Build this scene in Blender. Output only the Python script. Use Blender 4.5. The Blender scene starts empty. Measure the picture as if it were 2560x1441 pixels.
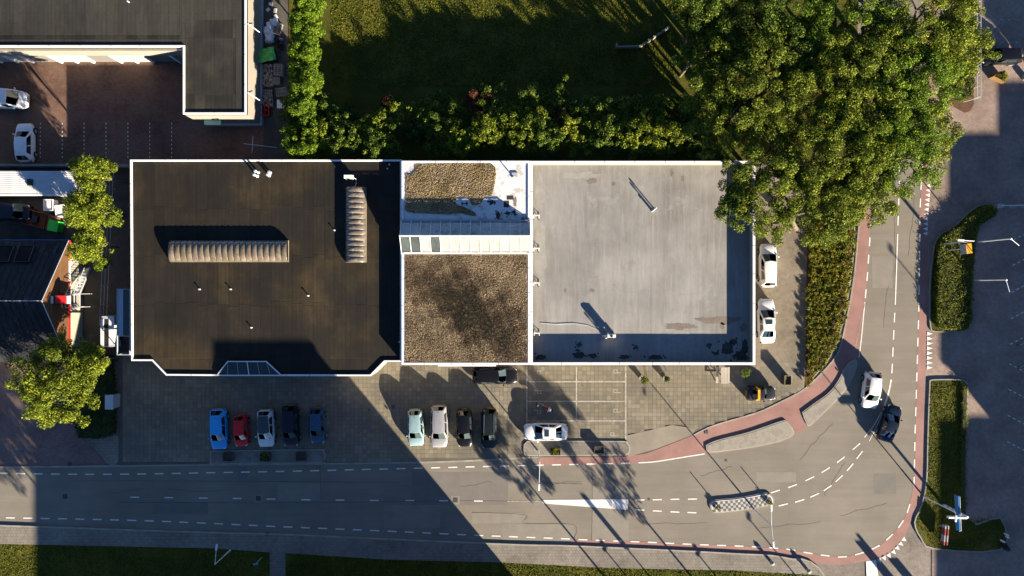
import bpy, math, random
import numpy as np
from mathutils import Vector, Matrix

# ------------------------------------------------------------------ camera, sky, sun, exposure
H = 73.0                      # camera height in metres
S = 23.5                      # photo pixels per metre on the ground
scn = bpy.context.scene
cam_d = bpy.data.cameras.new('camera'); cam = bpy.data.objects.new('camera', cam_d)
scn.collection.objects.link(cam); scn.camera = cam
cam.location = (0, 0, H); cam.rotation_euler = (0, 0, 0)
cam_d.sensor_width = 36; cam_d.lens = 36 * H / (2560 / S); cam_d.clip_end = 2000

EL = math.radians(15.0)
SX, SY = 0.634, -0.773        # horizontal direction towards the sun
world = bpy.data.worlds.new('World'); scn.world = world; world.use_nodes = True
wn = world.node_tree.nodes; wl = world.node_tree.links
sky = wn.new('ShaderNodeTexSky'); sky.sky_type = 'NISHITA'; sky.sun_disc = False
sky.sun_elevation = EL; sky.sun_rotation = math.atan2(SX, SY); sky.air_density = 0.8; sky.dust_density = 0.0; sky.ozone_density = 3.5; sky.altitude = 2500
wl.new(sky.outputs[0], wn['Background'].inputs[0]); wn['Background'].inputs[1].default_value = 0.05
sun_d = bpy.data.lights.new('sun', 'SUN'); sun = bpy.data.objects.new('sun', sun_d)
scn.collection.objects.link(sun)
sun_d.energy = 5.0; sun_d.angle = math.radians(0.5); sun_d.color = (1.0, 0.86, 0.66)
sv = Vector((SX * math.cos(EL), SY * math.cos(EL), math.sin(EL)))
sun.rotation_euler = sv.to_track_quat('Z', 'Y').to_euler(); sun.location = sv * 100
scn.view_settings.view_transform = 'Standard'; scn.view_settings.look = 'None'
scn.view_settings.gamma = 1; scn.view_settings.use_curve_mapping = False
scn.view_settings.exposure = 2.3

C = scn.collection
R = random.Random(7); NR = np.random.default_rng(11)

# ------------------------------------------------------------------ coordinates measured from the photograph
def W(px, py, z=0.0):         # photo pixel of a point that stands at height z -> world point
    k = (H - z) / H / S
    return Vector(((px - 1280) * k, -(py - 720) * k, z))
def G(px, py): v = W(px, py); return (v.x, v.y)
def PL(pts, z=0.0): return [tuple(W(x, y, z))[:2] for x, y in pts]

# ------------------------------------------------------------------ objects
def tag(o, label=None, cat=None, group=None, kind=None):
    if label: o['label'] = label
    if cat: o['category'] = cat
    if group: o['group'] = group
    if kind: o['kind'] = kind
    return o
def thing(name, label, cat, loc=(0, 0, 0), rz=0, group=None):
    o = bpy.data.objects.new(name, None); C.objects.link(o); o.empty_display_size = 0.3
    o.location = loc; o.rotation_euler = (0, 0, rz)
    return tag(o, label, cat, group)
def dup(root, loc, rz, label=None, group=None):
    r = root.copy(); C.objects.link(r); r.location = loc; r.rotation_euler = (0, 0, rz)
    if label: r['label'] = label
    if group: r['group'] = group
    for ch in list(root.children):
        c = ch.copy(); C.objects.link(c); c.parent = r
        for g in list(ch.children):
            d = g.copy(); C.objects.link(d); d.parent = c
    return r
def worldloc(o):
    v = Vector((0, 0, 0))
    while o: v += o.location; o = o.parent
    return v

class MB:
    """collects polygons, builds them as ONE mesh object"""
    def __init__(s): s.v = []; s.f = []
    def add(s, vs, fs):
        n = len(s.v); s.v += [tuple(p) for p in vs]; s.f += [tuple(i + n for i in f) for f in fs]; return s
    def box(s, x0, y0, z0, x1, y1, z1):
        if x0 > x1: x0, x1 = x1, x0
        if y0 > y1: y0, y1 = y1, y0
        return s.add([(x0,y0,z0),(x1,y0,z0),(x1,y1,z0),(x0,y1,z0),(x0,y0,z1),(x1,y0,z1),(x1,y1,z1),(x0,y1,z1)],
              [(0,3,2,1),(4,5,6,7),(0,1,5,4),(1,2,6,5),(2,3,7,6),(3,0,4,7)])
    def obox(s, c, d, rz=0, tilt=0):
        m = Matrix.Translation(c) @ Matrix.Rotation(rz, 4, 'Z') @ Matrix.Rotation(tilt, 4, 'Y')
        x, y, z = d[0]/2, d[1]/2, d[2]/2
        vs = [m @ Vector(p) for p in [(-x,-y,-z),(x,-y,-z),(x,y,-z),(-x,y,-z),(-x,-y,z),(x,-y,z),(x,y,z),(-x,y,z)]]
        return s.add(vs, [(0,3,2,1),(4,5,6,7),(0,1,5,4),(1,2,6,5),(2,3,7,6),(3,0,4,7)])
    def prism(s, pts, z0, z1, bottom=False):
        a = sum(pts[i][0]*pts[(i+1)%len(pts)][1]-pts[(i+1)%len(pts)][0]*pts[i][1] for i in range(len(pts)))
        if a < 0: pts = pts[::-1]
        n = len(pts)
        fs = [tuple(range(n, 2*n))] + [(i,(i+1)%n,n+(i+1)%n,n+i) for i in range(n)]
        if bottom: fs.append(tuple(range(n-1,-1,-1)))
        return s.add([(x,y,z0) for x,y in pts]+[(x,y,z1) for x,y in pts], fs)
    def sheet(s, pts, z):
        a = sum(pts[i][0]*pts[(i+1)%len(pts)][1]-pts[(i+1)%len(pts)][0]*pts[i][1] for i in range(len(pts)))
        if a < 0: pts = pts[::-1]
        return s.add([(x,y,z) for x,y in pts], [tuple(range(len(pts)))])
    def bar(s, p, q, w, h=None):
        p, q = Vector(p), Vector(q); d = q-p; L = d.length
        if L < 1e-6: return s
        h = h or w
        rot = d.to_track_quat('X', 'Z').to_matrix().to_4x4(); m = Matrix.Translation((p+q)/2) @ rot
        x,y,z = L/2,w/2,h/2
        vs = [m @ Vector(t) for t in [(-x,-y,-z),(x,-y,-z),(x,y,-z),(-x,y,-z),(-x,-y,z),(x,-y,z),(x,y,z),(-x,y,z)]]
        return s.add(vs, [(0,3,2,1),(4,5,6,7),(0,1,5,4),(1,2,6,5),(2,3,7,6),(3,0,4,7)])
    def tube(s, p, q, r0, r1=None, n=8, caps=True):
        p, q = Vector(p), Vector(q); r1 = r0 if r1 is None else r1
        rot = (q-p).to_track_quat('Z','X').to_matrix(); vs = []
        for c, r in ((p,r0),(q,r1)):
            for i in range(n):
                a = 2*math.pi*i/n; vs.append(c + rot @ Vector((math.cos(a)*r, math.sin(a)*r, 0)))
        fs = [(i,(i+1)%n,n+(i+1)%n,n+i) for i in range(n)]
        if caps: fs += [tuple(range(n-1,-1,-1)), tuple(range(n,2*n))]
        return s.add(vs, fs)
    def lathe(s, c, prof, n=12):
        vs=[]; m=len(prof)
        for r,z in prof:
            for i in range(n):
                a=2*math.pi*i/n; vs.append((c[0]+r*math.cos(a), c[1]+r*math.sin(a), c[2]+z))
        fs=[(j*n+i, j*n+(i+1)%n, (j+1)*n+(i+1)%n, (j+1)*n+i) for j in range(m-1) for i in range(n)]
        fs.append(tuple(range(n-1,-1,-1))); fs.append(tuple(range((m-1)*n, m*n)))
        return s.add(vs, fs)
    def grid(s, rows):
        n=len(rows[0]); vs=[p for r in rows for p in r]
        return s.add(vs, [(j*n+i, j*n+i+1, (j+1)*n+i+1, (j+1)*n+i) for j in range(len(rows)-1) for i in range(n-1)])
    def build(s, name, m, parent=None, smooth=None, world=False, bevel=0, **kw):
        me = bpy.data.meshes.new(name)
        vs = s.v
        if world and parent:
            w = worldloc(parent); vs = [(x-w.x, y-w.y, z-w.z) for x,y,z in vs]
        me.from_pydata(vs, [], s.f); me.materials.append(m)
        if smooth:
            for p in me.polygons: p.use_smooth = True
            me.set_sharp_from_angle(angle=math.radians(smooth))
        me.update()
        o = bpy.data.objects.new(name, me); C.objects.link(o)
        if parent: o.parent = parent
        if bevel:
            b = o.modifiers.new('bevel','BEVEL'); b.width = bevel; b.segments = 2; b.limit_method = 'ANGLE'
        if kw: tag(o, **kw)
        return o

def offset_poly(pts, d):
    """inward offset (d>0) of a simple polygon"""
    a = sum(pts[i][0]*pts[(i+1)%len(pts)][1]-pts[(i+1)%len(pts)][0]*pts[i][1] for i in range(len(pts)))
    if a < 0: pts = pts[::-1]
    out = []; n = len(pts)
    for i in range(n):
        p0, p1, p2 = Vector(pts[i-1]), Vector(pts[i]), Vector(pts[(i+1)%n])
        e1 = (p1-p0).normalized(); e2 = (p2-p1).normalized()
        n1 = Vector((-e1.y, e1.x)); n2 = Vector((-e2.y, e2.x)); m = n1+n2
        if m.length < 1e-4: m = n1
        m.normalize(); out.append(tuple(p1 + m*(d/max(0.35, m.dot(n1)))))
    return pts, out
def rim(mb, pts, w, z0, z1):
    """a closed band of width w standing inside the outline"""
    o, i = offset_poly(pts, w); n = len(o)
    vs = [(x,y,z0) for x,y in o]+[(x,y,z1) for x,y in o]+[(x,y,z1) for x,y in i]+[(x,y,z0) for x,y in i]
    fs=[]
    for a in range(n):
        b=(a+1)%n
        fs += [(a,b,n+b,n+a),(n+a,n+b,2*n+b,2*n+a),(2*n+a,2*n+b,3*n+b,3*n+a)]
    mb.add(vs, fs); return mb
def ribbon(mb, pts, w, z0, z1):
    """an open band along a polyline"""
    L=[];Rr=[]; n=len(pts)
    for i in range(n):
        a=Vector(pts[max(0,i-1)]); b=Vector(pts[min(n-1,i+1)]); d=(b-a).normalized(); nn=Vector((-d.y,d.x)); p=Vector(pts[i])
        L.append(p+nn*w/2); Rr.append(p-nn*w/2)
    vs=[(p.x,p.y,z1) for p in L]+[(p.x,p.y,z1) for p in Rr]+[(p.x,p.y,z0) for p in L]+[(p.x,p.y,z0) for p in Rr]
    fs=[]
    for i in range(n-1):
        fs += [(n+i,n+i+1,i+1,i),(i,i+1,2*n+i+1,2*n+i),(n+i+1,n+i,3*n+i,3*n+i+1)]
    fs += [(0,2*n,3*n,n),(n-1,2*n-1,4*n-1,3*n-1)]
    mb.add(vs,fs); return mb
def inside(p, poly):
    x,y=p; c=False; n=len(poly); j=n-1
    for i in range(n):
        xi,yi=poly[i]; xj,yj=poly[j]
        if (yi>y)!=(yj>y) and x < (xj-xi)*(y-yi)/(yj-yi)+xi: c = not c
        j=i
    return c
def spline(pts, per=6):
    out=[]; n=len(pts)
    for i in range(n-1):
        p0=Vector(pts[max(0,i-1)]);p1=Vector(pts[i]);p2=Vector(pts[i+1]);p3=Vector(pts[min(n-1,i+2)])
        for k in range(per):
            t=k/per
            out.append(tuple(0.5*((2*p1)+(p2-p0)*t+(2*p0-5*p1+4*p2-p3)*t*t+(3*p1-p0-3*p2+p3)*t**3)))
    out.append(tuple(pts[-1])); return out

def np_mesh(name, V, F, m, parent=None, **kw):
    """V (n,3) float, F (k,q) int"""
    me = bpy.data.meshes.new(name); k,q = F.shape
    me.vertices.add(len(V)); me.vertices.foreach_set('co', V.astype(np.float32).ravel())
    me.loops.add(k*q); me.loops.foreach_set('vertex_index', F.astype(np.int32).ravel())
    me.polygons.add(k); me.polygons.foreach_set('loop_start', np.arange(0,k*q,q,dtype=np.int32))
    me.update(calc_edges=True); me.materials.append(m)
    o = bpy.data.objects.new(name, me); C.objects.link(o)
    if parent:
        o.parent = parent
    if kw: tag(o, **kw)
    return o

# ------------------------------------------------------------------ materials
def nt(name):
    m = bpy.data.materials.new(name); m.use_nodes = True
    t = m.node_tree; return m, t, t.nodes['Principled BSDF']
def N(t, typ, **kw):
    n = t.nodes.new(typ)
    for k,v in kw.items(): setattr(n,k,v)
    return n
def ramp(t, src, stops):
    r = t.nodes.new('ShaderNodeValToRGB'); t.links.new(src, r.inputs[0]); e = r.color_ramp.elements
    while len(e) < len(stops): e.new(0.5)
    for i,(p,c) in enumerate(stops):
        e[i].position = p; e[i].color = (*c,1) if len(c)==3 else c
    return r.outputs[0]
def mixc(t, fac, a, b, mode='MIX'):
    n = t.nodes.new('ShaderNodeMix'); n.data_type='RGBA'; n.blend_type=mode
    def put(s,v):
        if isinstance(v,(int,float)): s.default_value=v
        elif isinstance(v,(tuple,list)): s.default_value=(*v,1)
        else: t.links.new(v,s)
    put(n.inputs[0],fac); put(n.inputs[6],a); put(n.inputs[7],b); return n.outputs[2]
def noise(t, scale, detail=6, rough=0.6, vec=None, sc=None, obj=False):
    n = t.nodes.new('ShaderNodeTexNoise'); n.inputs['Scale'].default_value=scale
    n.inputs['Detail'].default_value=detail; n.inputs['Roughness'].default_value=rough
    if vec is None:
        if obj: vec = t.nodes.new('ShaderNodeTexCoord').outputs['Object']
        else: vec = t.nodes.new('ShaderNodeNewGeometry').outputs['Position']
    if sc:
        mp = t.nodes.new('ShaderNodeMapping'); mp.inputs['Scale'].default_value = sc
        t.links.new(vec, mp.inputs[0]); vec = mp.outputs[0]
    t.links.new(vec, n.inputs[0]); return n.outputs['Fac']
def mth(t, op, a, b=None, clamp=False):
    n = t.nodes.new('ShaderNodeMath'); n.operation=op; n.use_clamp=clamp
    for s,v in ((n.inputs[0],a),(n.inputs[1],b)):
        if v is None: continue
        if isinstance(v,(int,float)): s.default_value=v
        else: t.links.new(v,s)
    return n.outputs[0]
def bump(t, b, h, strength=0.4, dist=0.02):
    n = t.nodes.new('ShaderNodeBump'); n.inputs['Strength'].default_value=strength; n.inputs['Distance'].default_value=dist
    t.links.new(h, n.inputs['Height']); t.links.new(n.outputs[0], b.inputs['Normal'])

def M(name, col, rough=0.6, var=0.25, scale=0.7, fine=14, metal=0, spec=0.3, tone=0, stain=None, sc=None, coat=0, island=0, bmp=0.3, bd=0.01):
    """worn surface: base colour, broad uneven tone, fine grain, optional per-object / per-piece tone"""
    m,t,b = nt(name)
    n1 = noise(t, scale, 5, 0.6, sc=sc); n2 = noise(t, fine, 4, 0.7)
    d = tuple(c*(1-var) for c in col); l = tuple(min(1,c*(1+var)) for c in col)
    c1 = ramp(t, n1, [(0.3,d),(0.7,l)])
    c2 = mixc(t, 0.5, c1, ramp(t, n2, [(0.25,(1-var*0.9,)*3),(0.75,(1+var*0.0,)*3)]), 'MULTIPLY')
    if stain:
        sm = ramp(t, noise(t, stain[1], 7, 0.65), [(stain[2],(0,0,0)),(stain[2]+0.07,(1,1,1))])
        c2 = mixc(t, mth(t,'MULTIPLY',sm,stain[3]), c2, stain[0])
    if tone:
        oi = N(t,'ShaderNodeObjectInfo'); v = mth(t,'MULTIPLY_ADD',oi.outputs['Random'],tone); 
        t.nodes[-1].inputs[2].default_value = 1-tone/2
        c2 = mixc(t, 1.0, c2, v, 'MULTIPLY')
    if island:
        gi = N(t,'ShaderNodeNewGeometry'); v = mth(t,'MULTIPLY_ADD',gi.outputs['Random Per Island'],island)
        t.nodes[-1].inputs[2].default_value = 1-island/2
        c2 = mixc(t, 1.0, c2, v, 'MULTIPLY')
    t.links.new(c2, b.inputs['Base Color'])
    b.inputs['Roughness'].default_value = rough; b.inputs['Metallic'].default_value = metal
    b.inputs['Specular IOR Level'].default_value = spec; b.inputs['Coat Weight'].default_value = coat
    b.inputs['Coat Roughness'].default_value = 0.05
    if bmp: bump(t, b, n2, bmp, bd)
    return m
def glassm(name, col=(0.02,0.03,0.035), rough=0.05):
    m,t,b = nt(name); b.inputs['Base Color'].default_value=(*col,1); b.inputs['Roughness'].default_value=rough
    b.inputs['Specular IOR Level'].default_value=0.8; b.inputs['Coat Weight'].default_value=0.5
    return m
def paint(name, col, metal=0.0, rough=0.3):
    m,t,b = nt(name)
    n = noise(t, 3, 6, 0.7, obj=True)
    c = mixc(t, 1.0, col, ramp(t, n, [(0.3,(0.86,0.85,0.83)),(0.65,(1,1,1))]), 'MULTIPLY')
    t.links.new(c, b.inputs['Base Color'])
    b.inputs['Metallic'].default_value=metal; b.inputs['Roughness'].default_value=rough; b.inputs['Specular IOR Level'].default_value=0.3
    b.inputs['Coat Weight'].default_value=0.3; b.inputs['Coat Roughness'].default_value=0.06
    return m
def leafm(name, c1, c2, dark=0.4, trans=0.35):
    m,t,b = nt(name)
    gi = N(t,'ShaderNodeNewGeometry')
    col = ramp(t, gi.outputs['Random Per Island'], [(0.0,tuple(x*dark for x in c1)),(0.45,c1),(1.0,c2)])
    n = noise(t, 0.9, 3, 0.5)
    col = mixc(t, 1.0, col, ramp(t,n,[(0.3,(0.65,0.72,0.7)),(0.7,(1.15,1.1,1.0))]), 'MULTIPLY')
    t.links.new(col, b.inputs['Base Color']); b.inputs['Roughness'].default_value=0.6; b.inputs['Specular IOR Level'].default_value=0.12
    tr = N(t,'ShaderNodeBsdfTranslucent'); t.links.new(col, tr.inputs[0])
    mx = N(t,'ShaderNodeMixShader'); mx.inputs[0].default_value=trans
    t.links.new(b.outputs[0], mx.inputs[1]); t.links.new(tr.outputs[0], mx.inputs[2])
    t.links.new(mx.outputs[0], t.nodes['Material Output'].inputs[0]); return m
def brickm(name, c1, c2, mortar, bw=0.21, bh=0.105, rot=0, big=0.3, mossy=None):
    m,t,b = nt(name)
    g = N(t,'ShaderNodeNewGeometry'); mp = N(t,'ShaderNodeMapping'); mp.inputs['Rotation'].default_value=(0,0,rot)
    t.links.new(g.outputs['Position'], mp.inputs[0])
    br = N(t,'ShaderNodeTexBrick'); t.links.new(mp.outputs[0], br.inputs[0])
    br.inputs['Color1'].default_value=(*c1,1); br.inputs['Color2'].default_value=(*c2,1); br.inputs['Mortar'].default_value=(*mortar,1)
    br.inputs['Scale'].default_value=1; br.inputs['Mortar Size'].default_value=0.012; br.inputs['Brick Width'].default_value=bw; br.inputs['Row Height'].default_value=bh
    n1 = noise(t, 0.25, 6, 0.62); n3 = noise(t, 2.2, 5, 0.7)
    c = mixc(t, 1.0, br.outputs[0], ramp(t,n1,[(0.3,(1-big,)*3),(0.7,(1+big,)*3)]),'MULTIPLY')
    c = mixc(t, 1.0, c, ramp(t,n3,[(0.25,(0.72,0.7,0.7)),(0.7,(1.1,1.1,1.1))]),'MULTIPLY')
    if mossy: c = mixc(t, mth(t,'MULTIPLY',ramp(t,noise(t,0.5,7,0.7),[(0.52,(0,0,0)),(0.68,(1,1,1))]),0.6), c, mossy)
    t.links.new(c,b.inputs['Base Color']); b.inputs['Roughness'].default_value=0.85; b.inputs['Specular IOR Level'].default_value=0.2
    bump(t,b,mth(t,'ADD',br.outputs['Fac'],n3),0.25,0.01)
    return m
# ------------------------------------------------------------------ palette
white   = M('white_coping', (0.60,0.60,0.61), 0.5, 0.06, 0.5, 6, stain=((0.4,0.4,0.38),1.5,0.62,0.5))
cream   = M('cream_render', (0.20,0.183,0.152), 0.75, 0.08, 0.4, 8, stain=((0.13,0.12,0.10),0.8,0.6,0.4))
plinth  = M('grey_plinth', (0.22,0.23,0.24), 0.8, 0.15)
concrete= M('concrete', (0.27,0.25,0.215), 0.85, 0.22, 0.6, 9, stain=((0.12,0.11,0.09),1.1,0.56,0.6))
kerbm   = M('kerb_stone', (0.255,0.242,0.212), 0.8, 0.18, 0.9, 10, tone=0.2)
dark    = M('dark_plastic', (0.02,0.02,0.022), 0.5, 0.2)
rubber  = M('rubber', (0.02,0.02,0.02), 0.85, 0.2)
steel   = M('galvanised_steel', (0.55,0.56,0.57), 0.4, 0.12, metal=0.4)
whitep  = M('white_painted_steel', (0.58,0.585,0.60), 0.4, 0.08)
linep   = M('road_paint', (0.60,0.585,0.55), 0.7, 0.15, 2.5, 18, stain=((0.22,0.21,0.19),9,0.60,0.75))
wornp   = M('worn_road_paint', (0.36,0.34,0.29), 0.8, 0.15, 2.5, 18, stain=((0.21,0.19,0.16),5,0.50,0.9))
wood    = M('weathered_wood', (0.20,0.19,0.175), 0.8, 0.25, 2, 16, tone=0.3)
bark    = M('bark', (0.11,0.085,0.06), 0.9, 0.3, 3, 14)
redp    = M('red_paint', (0.55,0.02,0.02), 0.4, 0.1)
greenp  = M('green_plastic', (0.03,0.36,0.04), 0.45, 0.2, 1.5)
bluep   = M('blue_paint', (0.02,0.14,0.32), 0.4, 0.12)
orangep = M('orange_paint', (0.75,0.33,0.02), 0.45, 0.1)
glass   = glassm('dark_glass')
glassl  = glassm('pale_glass', (0.10,0.13,0.14), 0.08)

leaf_a = leafm('leaves_yellow_green', (0.082,0.115,0.012), (0.31,0.35,0.026))
leaf_e = leafm('leaves_olive', (0.072,0.100,0.012), (0.26,0.305,0.027))
leaf_f = leafm('leaves_bright_green', (0.070,0.120,0.012), (0.24,0.345,0.024))
leaf_b = leafm('leaves_mid_green',   (0.046,0.082,0.013), (0.19,0.25,0.026))
leaf_c = leafm('leaves_fresh_green', (0.075,0.135,0.010), (0.20,0.28,0.016))
leaf_r = leafm('leaves_rust',        (0.075,0.025,0.015), (0.14,0.06,0.028))
leaf_o = leafm('leaves_golden',      (0.115,0.115,0.010), (0.34,0.32,0.028), 0.35)
leaf_d = leafm('leaves_dark_ivy',    (0.02,0.05,0.012), (0.05,0.095,0.02))
leaf_h = leafm('leaves_clipped_hedge', (0.095,0.115,0.010), (0.20,0.21,0.022))

def leaf_cloud(cen, rad, per, size, up=0.45, flat=0.8, seed=1, width=0.55):
    rng = np.random.default_rng(seed); cen=np.asarray(cen,float); rad=np.asarray(rad,float)
    if rad.ndim==0: rad=np.full(len(cen),float(rad))
    per=np.maximum(4,(per*(rad/rad.mean())**2)).astype(int); idx=np.repeat(np.arange(len(cen)),per); n=len(idx)
    d=rng.normal(size=(n,3)); d/=np.linalg.norm(d,axis=1)[:,None]
    r=rad[idx]*(0.45+0.62*rng.random(n)**0.6); p=cen[idx]+d*r[:,None]*np.array([1,1,flat])
    nr=d*0.55+np.array([0,0,up])+rng.normal(size=(n,3))*0.42; nr/=np.linalg.norm(nr,axis=1)[:,None]
    t=np.cross(nr,rng.normal(size=(n,3))); t/=np.linalg.norm(t,axis=1)[:,None]; b=np.cross(nr,t)
    L=size*(0.6+0.8*rng.random(n))[:,None]; w=L*width
    V=np.stack([p-t*L*0.5, p+b*w*0.5-nr*L*0.05, p+t*L*0.5-nr*L*0.12, p-b*w*0.5-nr*L*0.05],1).reshape(-1,3)
    return V, np.arange(4*n).reshape(-1,4)

def crown_clumps(c, R, hz, n, cr, seed, spiky=0.25, low=-0.35):
    """clump centres over and inside a lumpy ellipsoid; c is its centre"""
    rng=np.random.default_rng(seed)
    d=rng.normal(size=(n*3,3)); d/=np.linalg.norm(d,axis=1)[:,None]; d=d[d[:,2]>low][:n]
    ph=rng.random(8)*6.28; az=np.arctan2(d[:,1],d[:,0])
    lump=1+0.10*np.sin(3*az+ph[0])+0.09*np.sin(5*az+ph[1]+2*d[:,2])+0.07*np.sin(9*az+ph[2]-3*d[:,2])
    k=len(d)//2; a2=rng.random(k)*6.283; r2=np.sqrt(rng.random(k))*0.86
    d[:k,0]=np.cos(a2)*r2; d[:k,1]=np.sin(a2)*r2; d[:k,2]=np.sqrt(1-r2**2)
    az=np.arctan2(d[:,1],d[:,0]); lump=1+0.10*np.sin(3*az+ph[0])+0.09*np.sin(5*az+ph[1]+2*d[:,2])+0.07*np.sin(9*az+ph[2]-3*d[:,2])
    rr=(0.50+0.50*rng.random(len(d))**0.5)
    rr[:k]=1.0; d[:k,2]*=0.45+0.55*rng.random(k)
    rr=rr*lump*(1+spiky*(rng.random(len(d))>0.86)*rng.random(len(d)))
    p=np.asarray(c)+d*np.array([R,R,hz])*rr[:,None]
    return p, cr*(0.55+0.9*rng.random(len(d)))

def make_tree(name, px, py, z_c, R_px, hz, label, leaves, n=150, per=150, size=0.18, cr=0.58, seed=1, cat='tree', group=None, spiky=0.25, trunk=True, ry=1.0, up=0.45, foot=None):
    """px,py: photo pixel of the crown centre standing at height z_c"""
    c=W(px,py,z_c); Rm=R_px/S*(H-z_c)/H
    f=Vector((*G(*foot),0)) if foot else Vector((c.x,c.y,0)); o=c-f; ox,oy=o.x,o.y
    t=thing(name,label,cat,f,0,group)
    cl,ra=crown_clumps((0,0,z_c),Rm,hz,n,cr,seed,spiky)
    cl[:,1]*=ry; cl[:,0]+=ox; cl[:,1]+=oy
    V,F=leaf_cloud(cl,ra,per,size,seed=seed,up=up)
    V[:,2]=np.maximum(V[:,2],0.05)
    np_mesh('crown',V,F,leaves,t)
    if trunk:
        m=MB(); rr=max(0.06,Rm*0.055); rng=random.Random(seed)
        m.tube((0,0,0),(ox*.4,oy*.4,z_c*0.55),rr*1.3,rr,9)
        m.tube((ox*.4,oy*.4,z_c*0.55),(ox+0.1,oy-0.05,z_c+hz*0.5),rr,rr*0.3,8)
        m.build('trunk',bark,t,smooth=50)
        m=MB()
        for k in range(9):
            a=rng.random()*6.28; e=Rm*(0.45+0.4*rng.random()); z0=z_c*(0.45+0.4*rng.random())
            q=(ox*.8+math.cos(a)*e*0.5,oy*.8+math.sin(a)*e*0.5,z0+(z_c-z0)*0.6+hz*0.2)
            m.tube((ox*.45,oy*.45,z0),q,rr*0.5,rr*0.33,6); m.tube(q,(ox+math.cos(a+0.3)*e,oy+math.sin(a+0.3)*e,z_c+hz*0.35*rng.random()),rr*0.33,rr*0.12,5)
            m.tube(q,(ox+math.cos(a-0.5)*e*0.9,oy+math.sin(a-0.5)*e*0.9,z_c+hz*0.5*rng.random()),rr*0.25,rr*0.1,5)
        m.build('limb',bark,t,smooth=50)
    return t

# ------------------------------------------------------------------ the ground, road, pavements
ground_m = brickm('beige_brick_paving',(0.180,0.158,0.135),(0.225,0.194,0.162),(0.108,0.099,0.090),rot=0.78)
lot_m    = brickm('grey_brown_brick_paving',(0.245,0.185,0.155),(0.29,0.218,0.178),(0.16,0.13,0.11))
yard_m   = brickm('red_brown_brick_paving',(0.125,0.070,0.052),(0.175,0.098,0.068),(0.07,0.05,0.042),big=.4,mossy=(0.085,0.075,0.042))
left_m   = brickm('reddish_brick_paving',(0.17,0.115,0.105),(0.21,0.15,0.13),(0.10,0.08,0.075))
walk_m   = brickm('grey_concrete_paving',(0.200,0.181,0.155),(0.170,0.155,0.133),(0.104,0.096,0.081),bw=0.3,bh=0.3,big=0.3,mossy=(0.12,0.11,0.085))
park_m   = brickm('brown_clinker_paving',(0.196,0.164,0.120),(0.224,0.192,0.144),(0.120,0.104,0.080),rot=1.5708)

def asphalt():
    m,t,b=nt('asphalt')
    n1=noise(t,0.16,6,0.6); n2=noise(t,30,3,0.8); n3=noise(t,0.9,5,0.65,sc=(0.12,1.6,1)); n4=noise(t,0.5,9,0.75)
    c=ramp(t,n1,[(0.3,(0.148,0.133,0.109)),(0.7,(0.200,0.180,0.148))])
    c=mixc(t,1,c,ramp(t,n3,[(0.25,(0.88,0.88,0.88)),(0.7,(1.06,1.06,1.06))]),'MULTIPLY')
    c=mixc(t,0.8,c,ramp(t,n2,[(0.25,(0.72,0.72,0.72)),(0.75,(1.22,1.22,1.22))]),'MULTIPLY')
    c=mixc(t,mth(t,'MULTIPLY',ramp(t,n4,[(0.60,(0,0,0)),(0.72,(1,1,1))]),0.4),c,(0.085,0.08,0.072))
    c=mixc(t,mth(t,'MULTIPLY',ramp(t,noise(t,0.35,8,0.75),[(0.60,(0,0,0)),(0.75,(1,1,1))]),0.35),c,(0.24,0.215,0.175))
    t.links.new(c,b.inputs['Base Color']); b.inputs['Roughness'].default_value=0.88; b.inputs['Specular IOR Level'].default_value=0.2
    bump(t,b,n2,0.3,0.01); return m
asph=asphalt()
redasph=M('red_asphalt',(0.245,0.138,0.120),0.88,0.16,0.5,24,stain=((0.145,0.10,0.085),0.9,0.6,0.6))
patchm =M('newer_asphalt_patch',(0.135,0.125,0.112),0.88,0.1,0.8,26)
patchl =M('old_asphalt_patch',(0.185,0.169,0.142),0.88,0.1,0.8,26)
tar    =M('tar_seal',(0.055,0.05,0.045),0.7,0.2,2,20)
def grassm():
    m,t,b=nt('grass_turf')
    n1=noise(t,0.35,6,0.65); n2=noise(t,7,6,0.8)
    c=ramp(t,n1,[(0.3,(0.030,0.038,0.008)),(0.5,(0.060,0.064,0.010)),(0.72,(0.115,0.098,0.018))])
    c=mixc(t,1,c,ramp(t,n2,[(0.3,(0.45,0.5,0.5)),(0.7,(1.35,1.3,1.2))]),'MULTIPLY')
    t.links.new(c,b.inputs['Base Color']); b.inputs['Roughness'].default_value=0.95; b.inputs['Specular IOR Level'].default_value=0.1
    bump(t,b,n2,0.9,0.08); return m
turf=grassm()

def struct(name,mb,m,**kw): return mb.build(name,m,kind='structure',**kw)
m=MB(); m.add([(-700,-700,-0.06),(700,-700,-0.06),(700,700,-0.06),(-700,700,-0.06)],[(0,1,2,3)]); struct('ground',m,ground_m)

NEDGE=[(-900,1172),(0,1168),(300,1165),(530,1162),(1050,1156),(1300,1145),(1345,1143)]
PATHN=[(1345,1143),(1550,1143),(1615,1134),(1680,1109),(1733,1088),(1775,1067),(1826,1051),(1894,1031),(1948,1006),(2010,973),(2057,929),(2090,890),(2106,845),(2116,797),(2127,742),(2137,670),(2143,605),(2149,540),(2154,400),(2158,200),(2160,-700)]
SEDGE=[(-900,1306),(0,1313),(500,1330),(700,1335),(1000,1349),(1300,1361),(1430,1364)]
OUT=[(1430,1364),(1700,1376),(1850,1384),(1930,1388),(1981,1397),(2038,1408),(2075,1412),(2113,1411),(2169,1403),(2225,1380),(2263,1339),(2283,1288),(2301,1243),(2306,1200),(2308,1125),(2312,975),(2315,900),(2317,760),(2318,600),(2326,458),(2334,354),(2340,200),(2345,-700)]
road=MB().sheet(PL(NEDGE+PATHN[1:]+OUT[::-1]+SEDGE[::-1][1:]),0.0)
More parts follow.
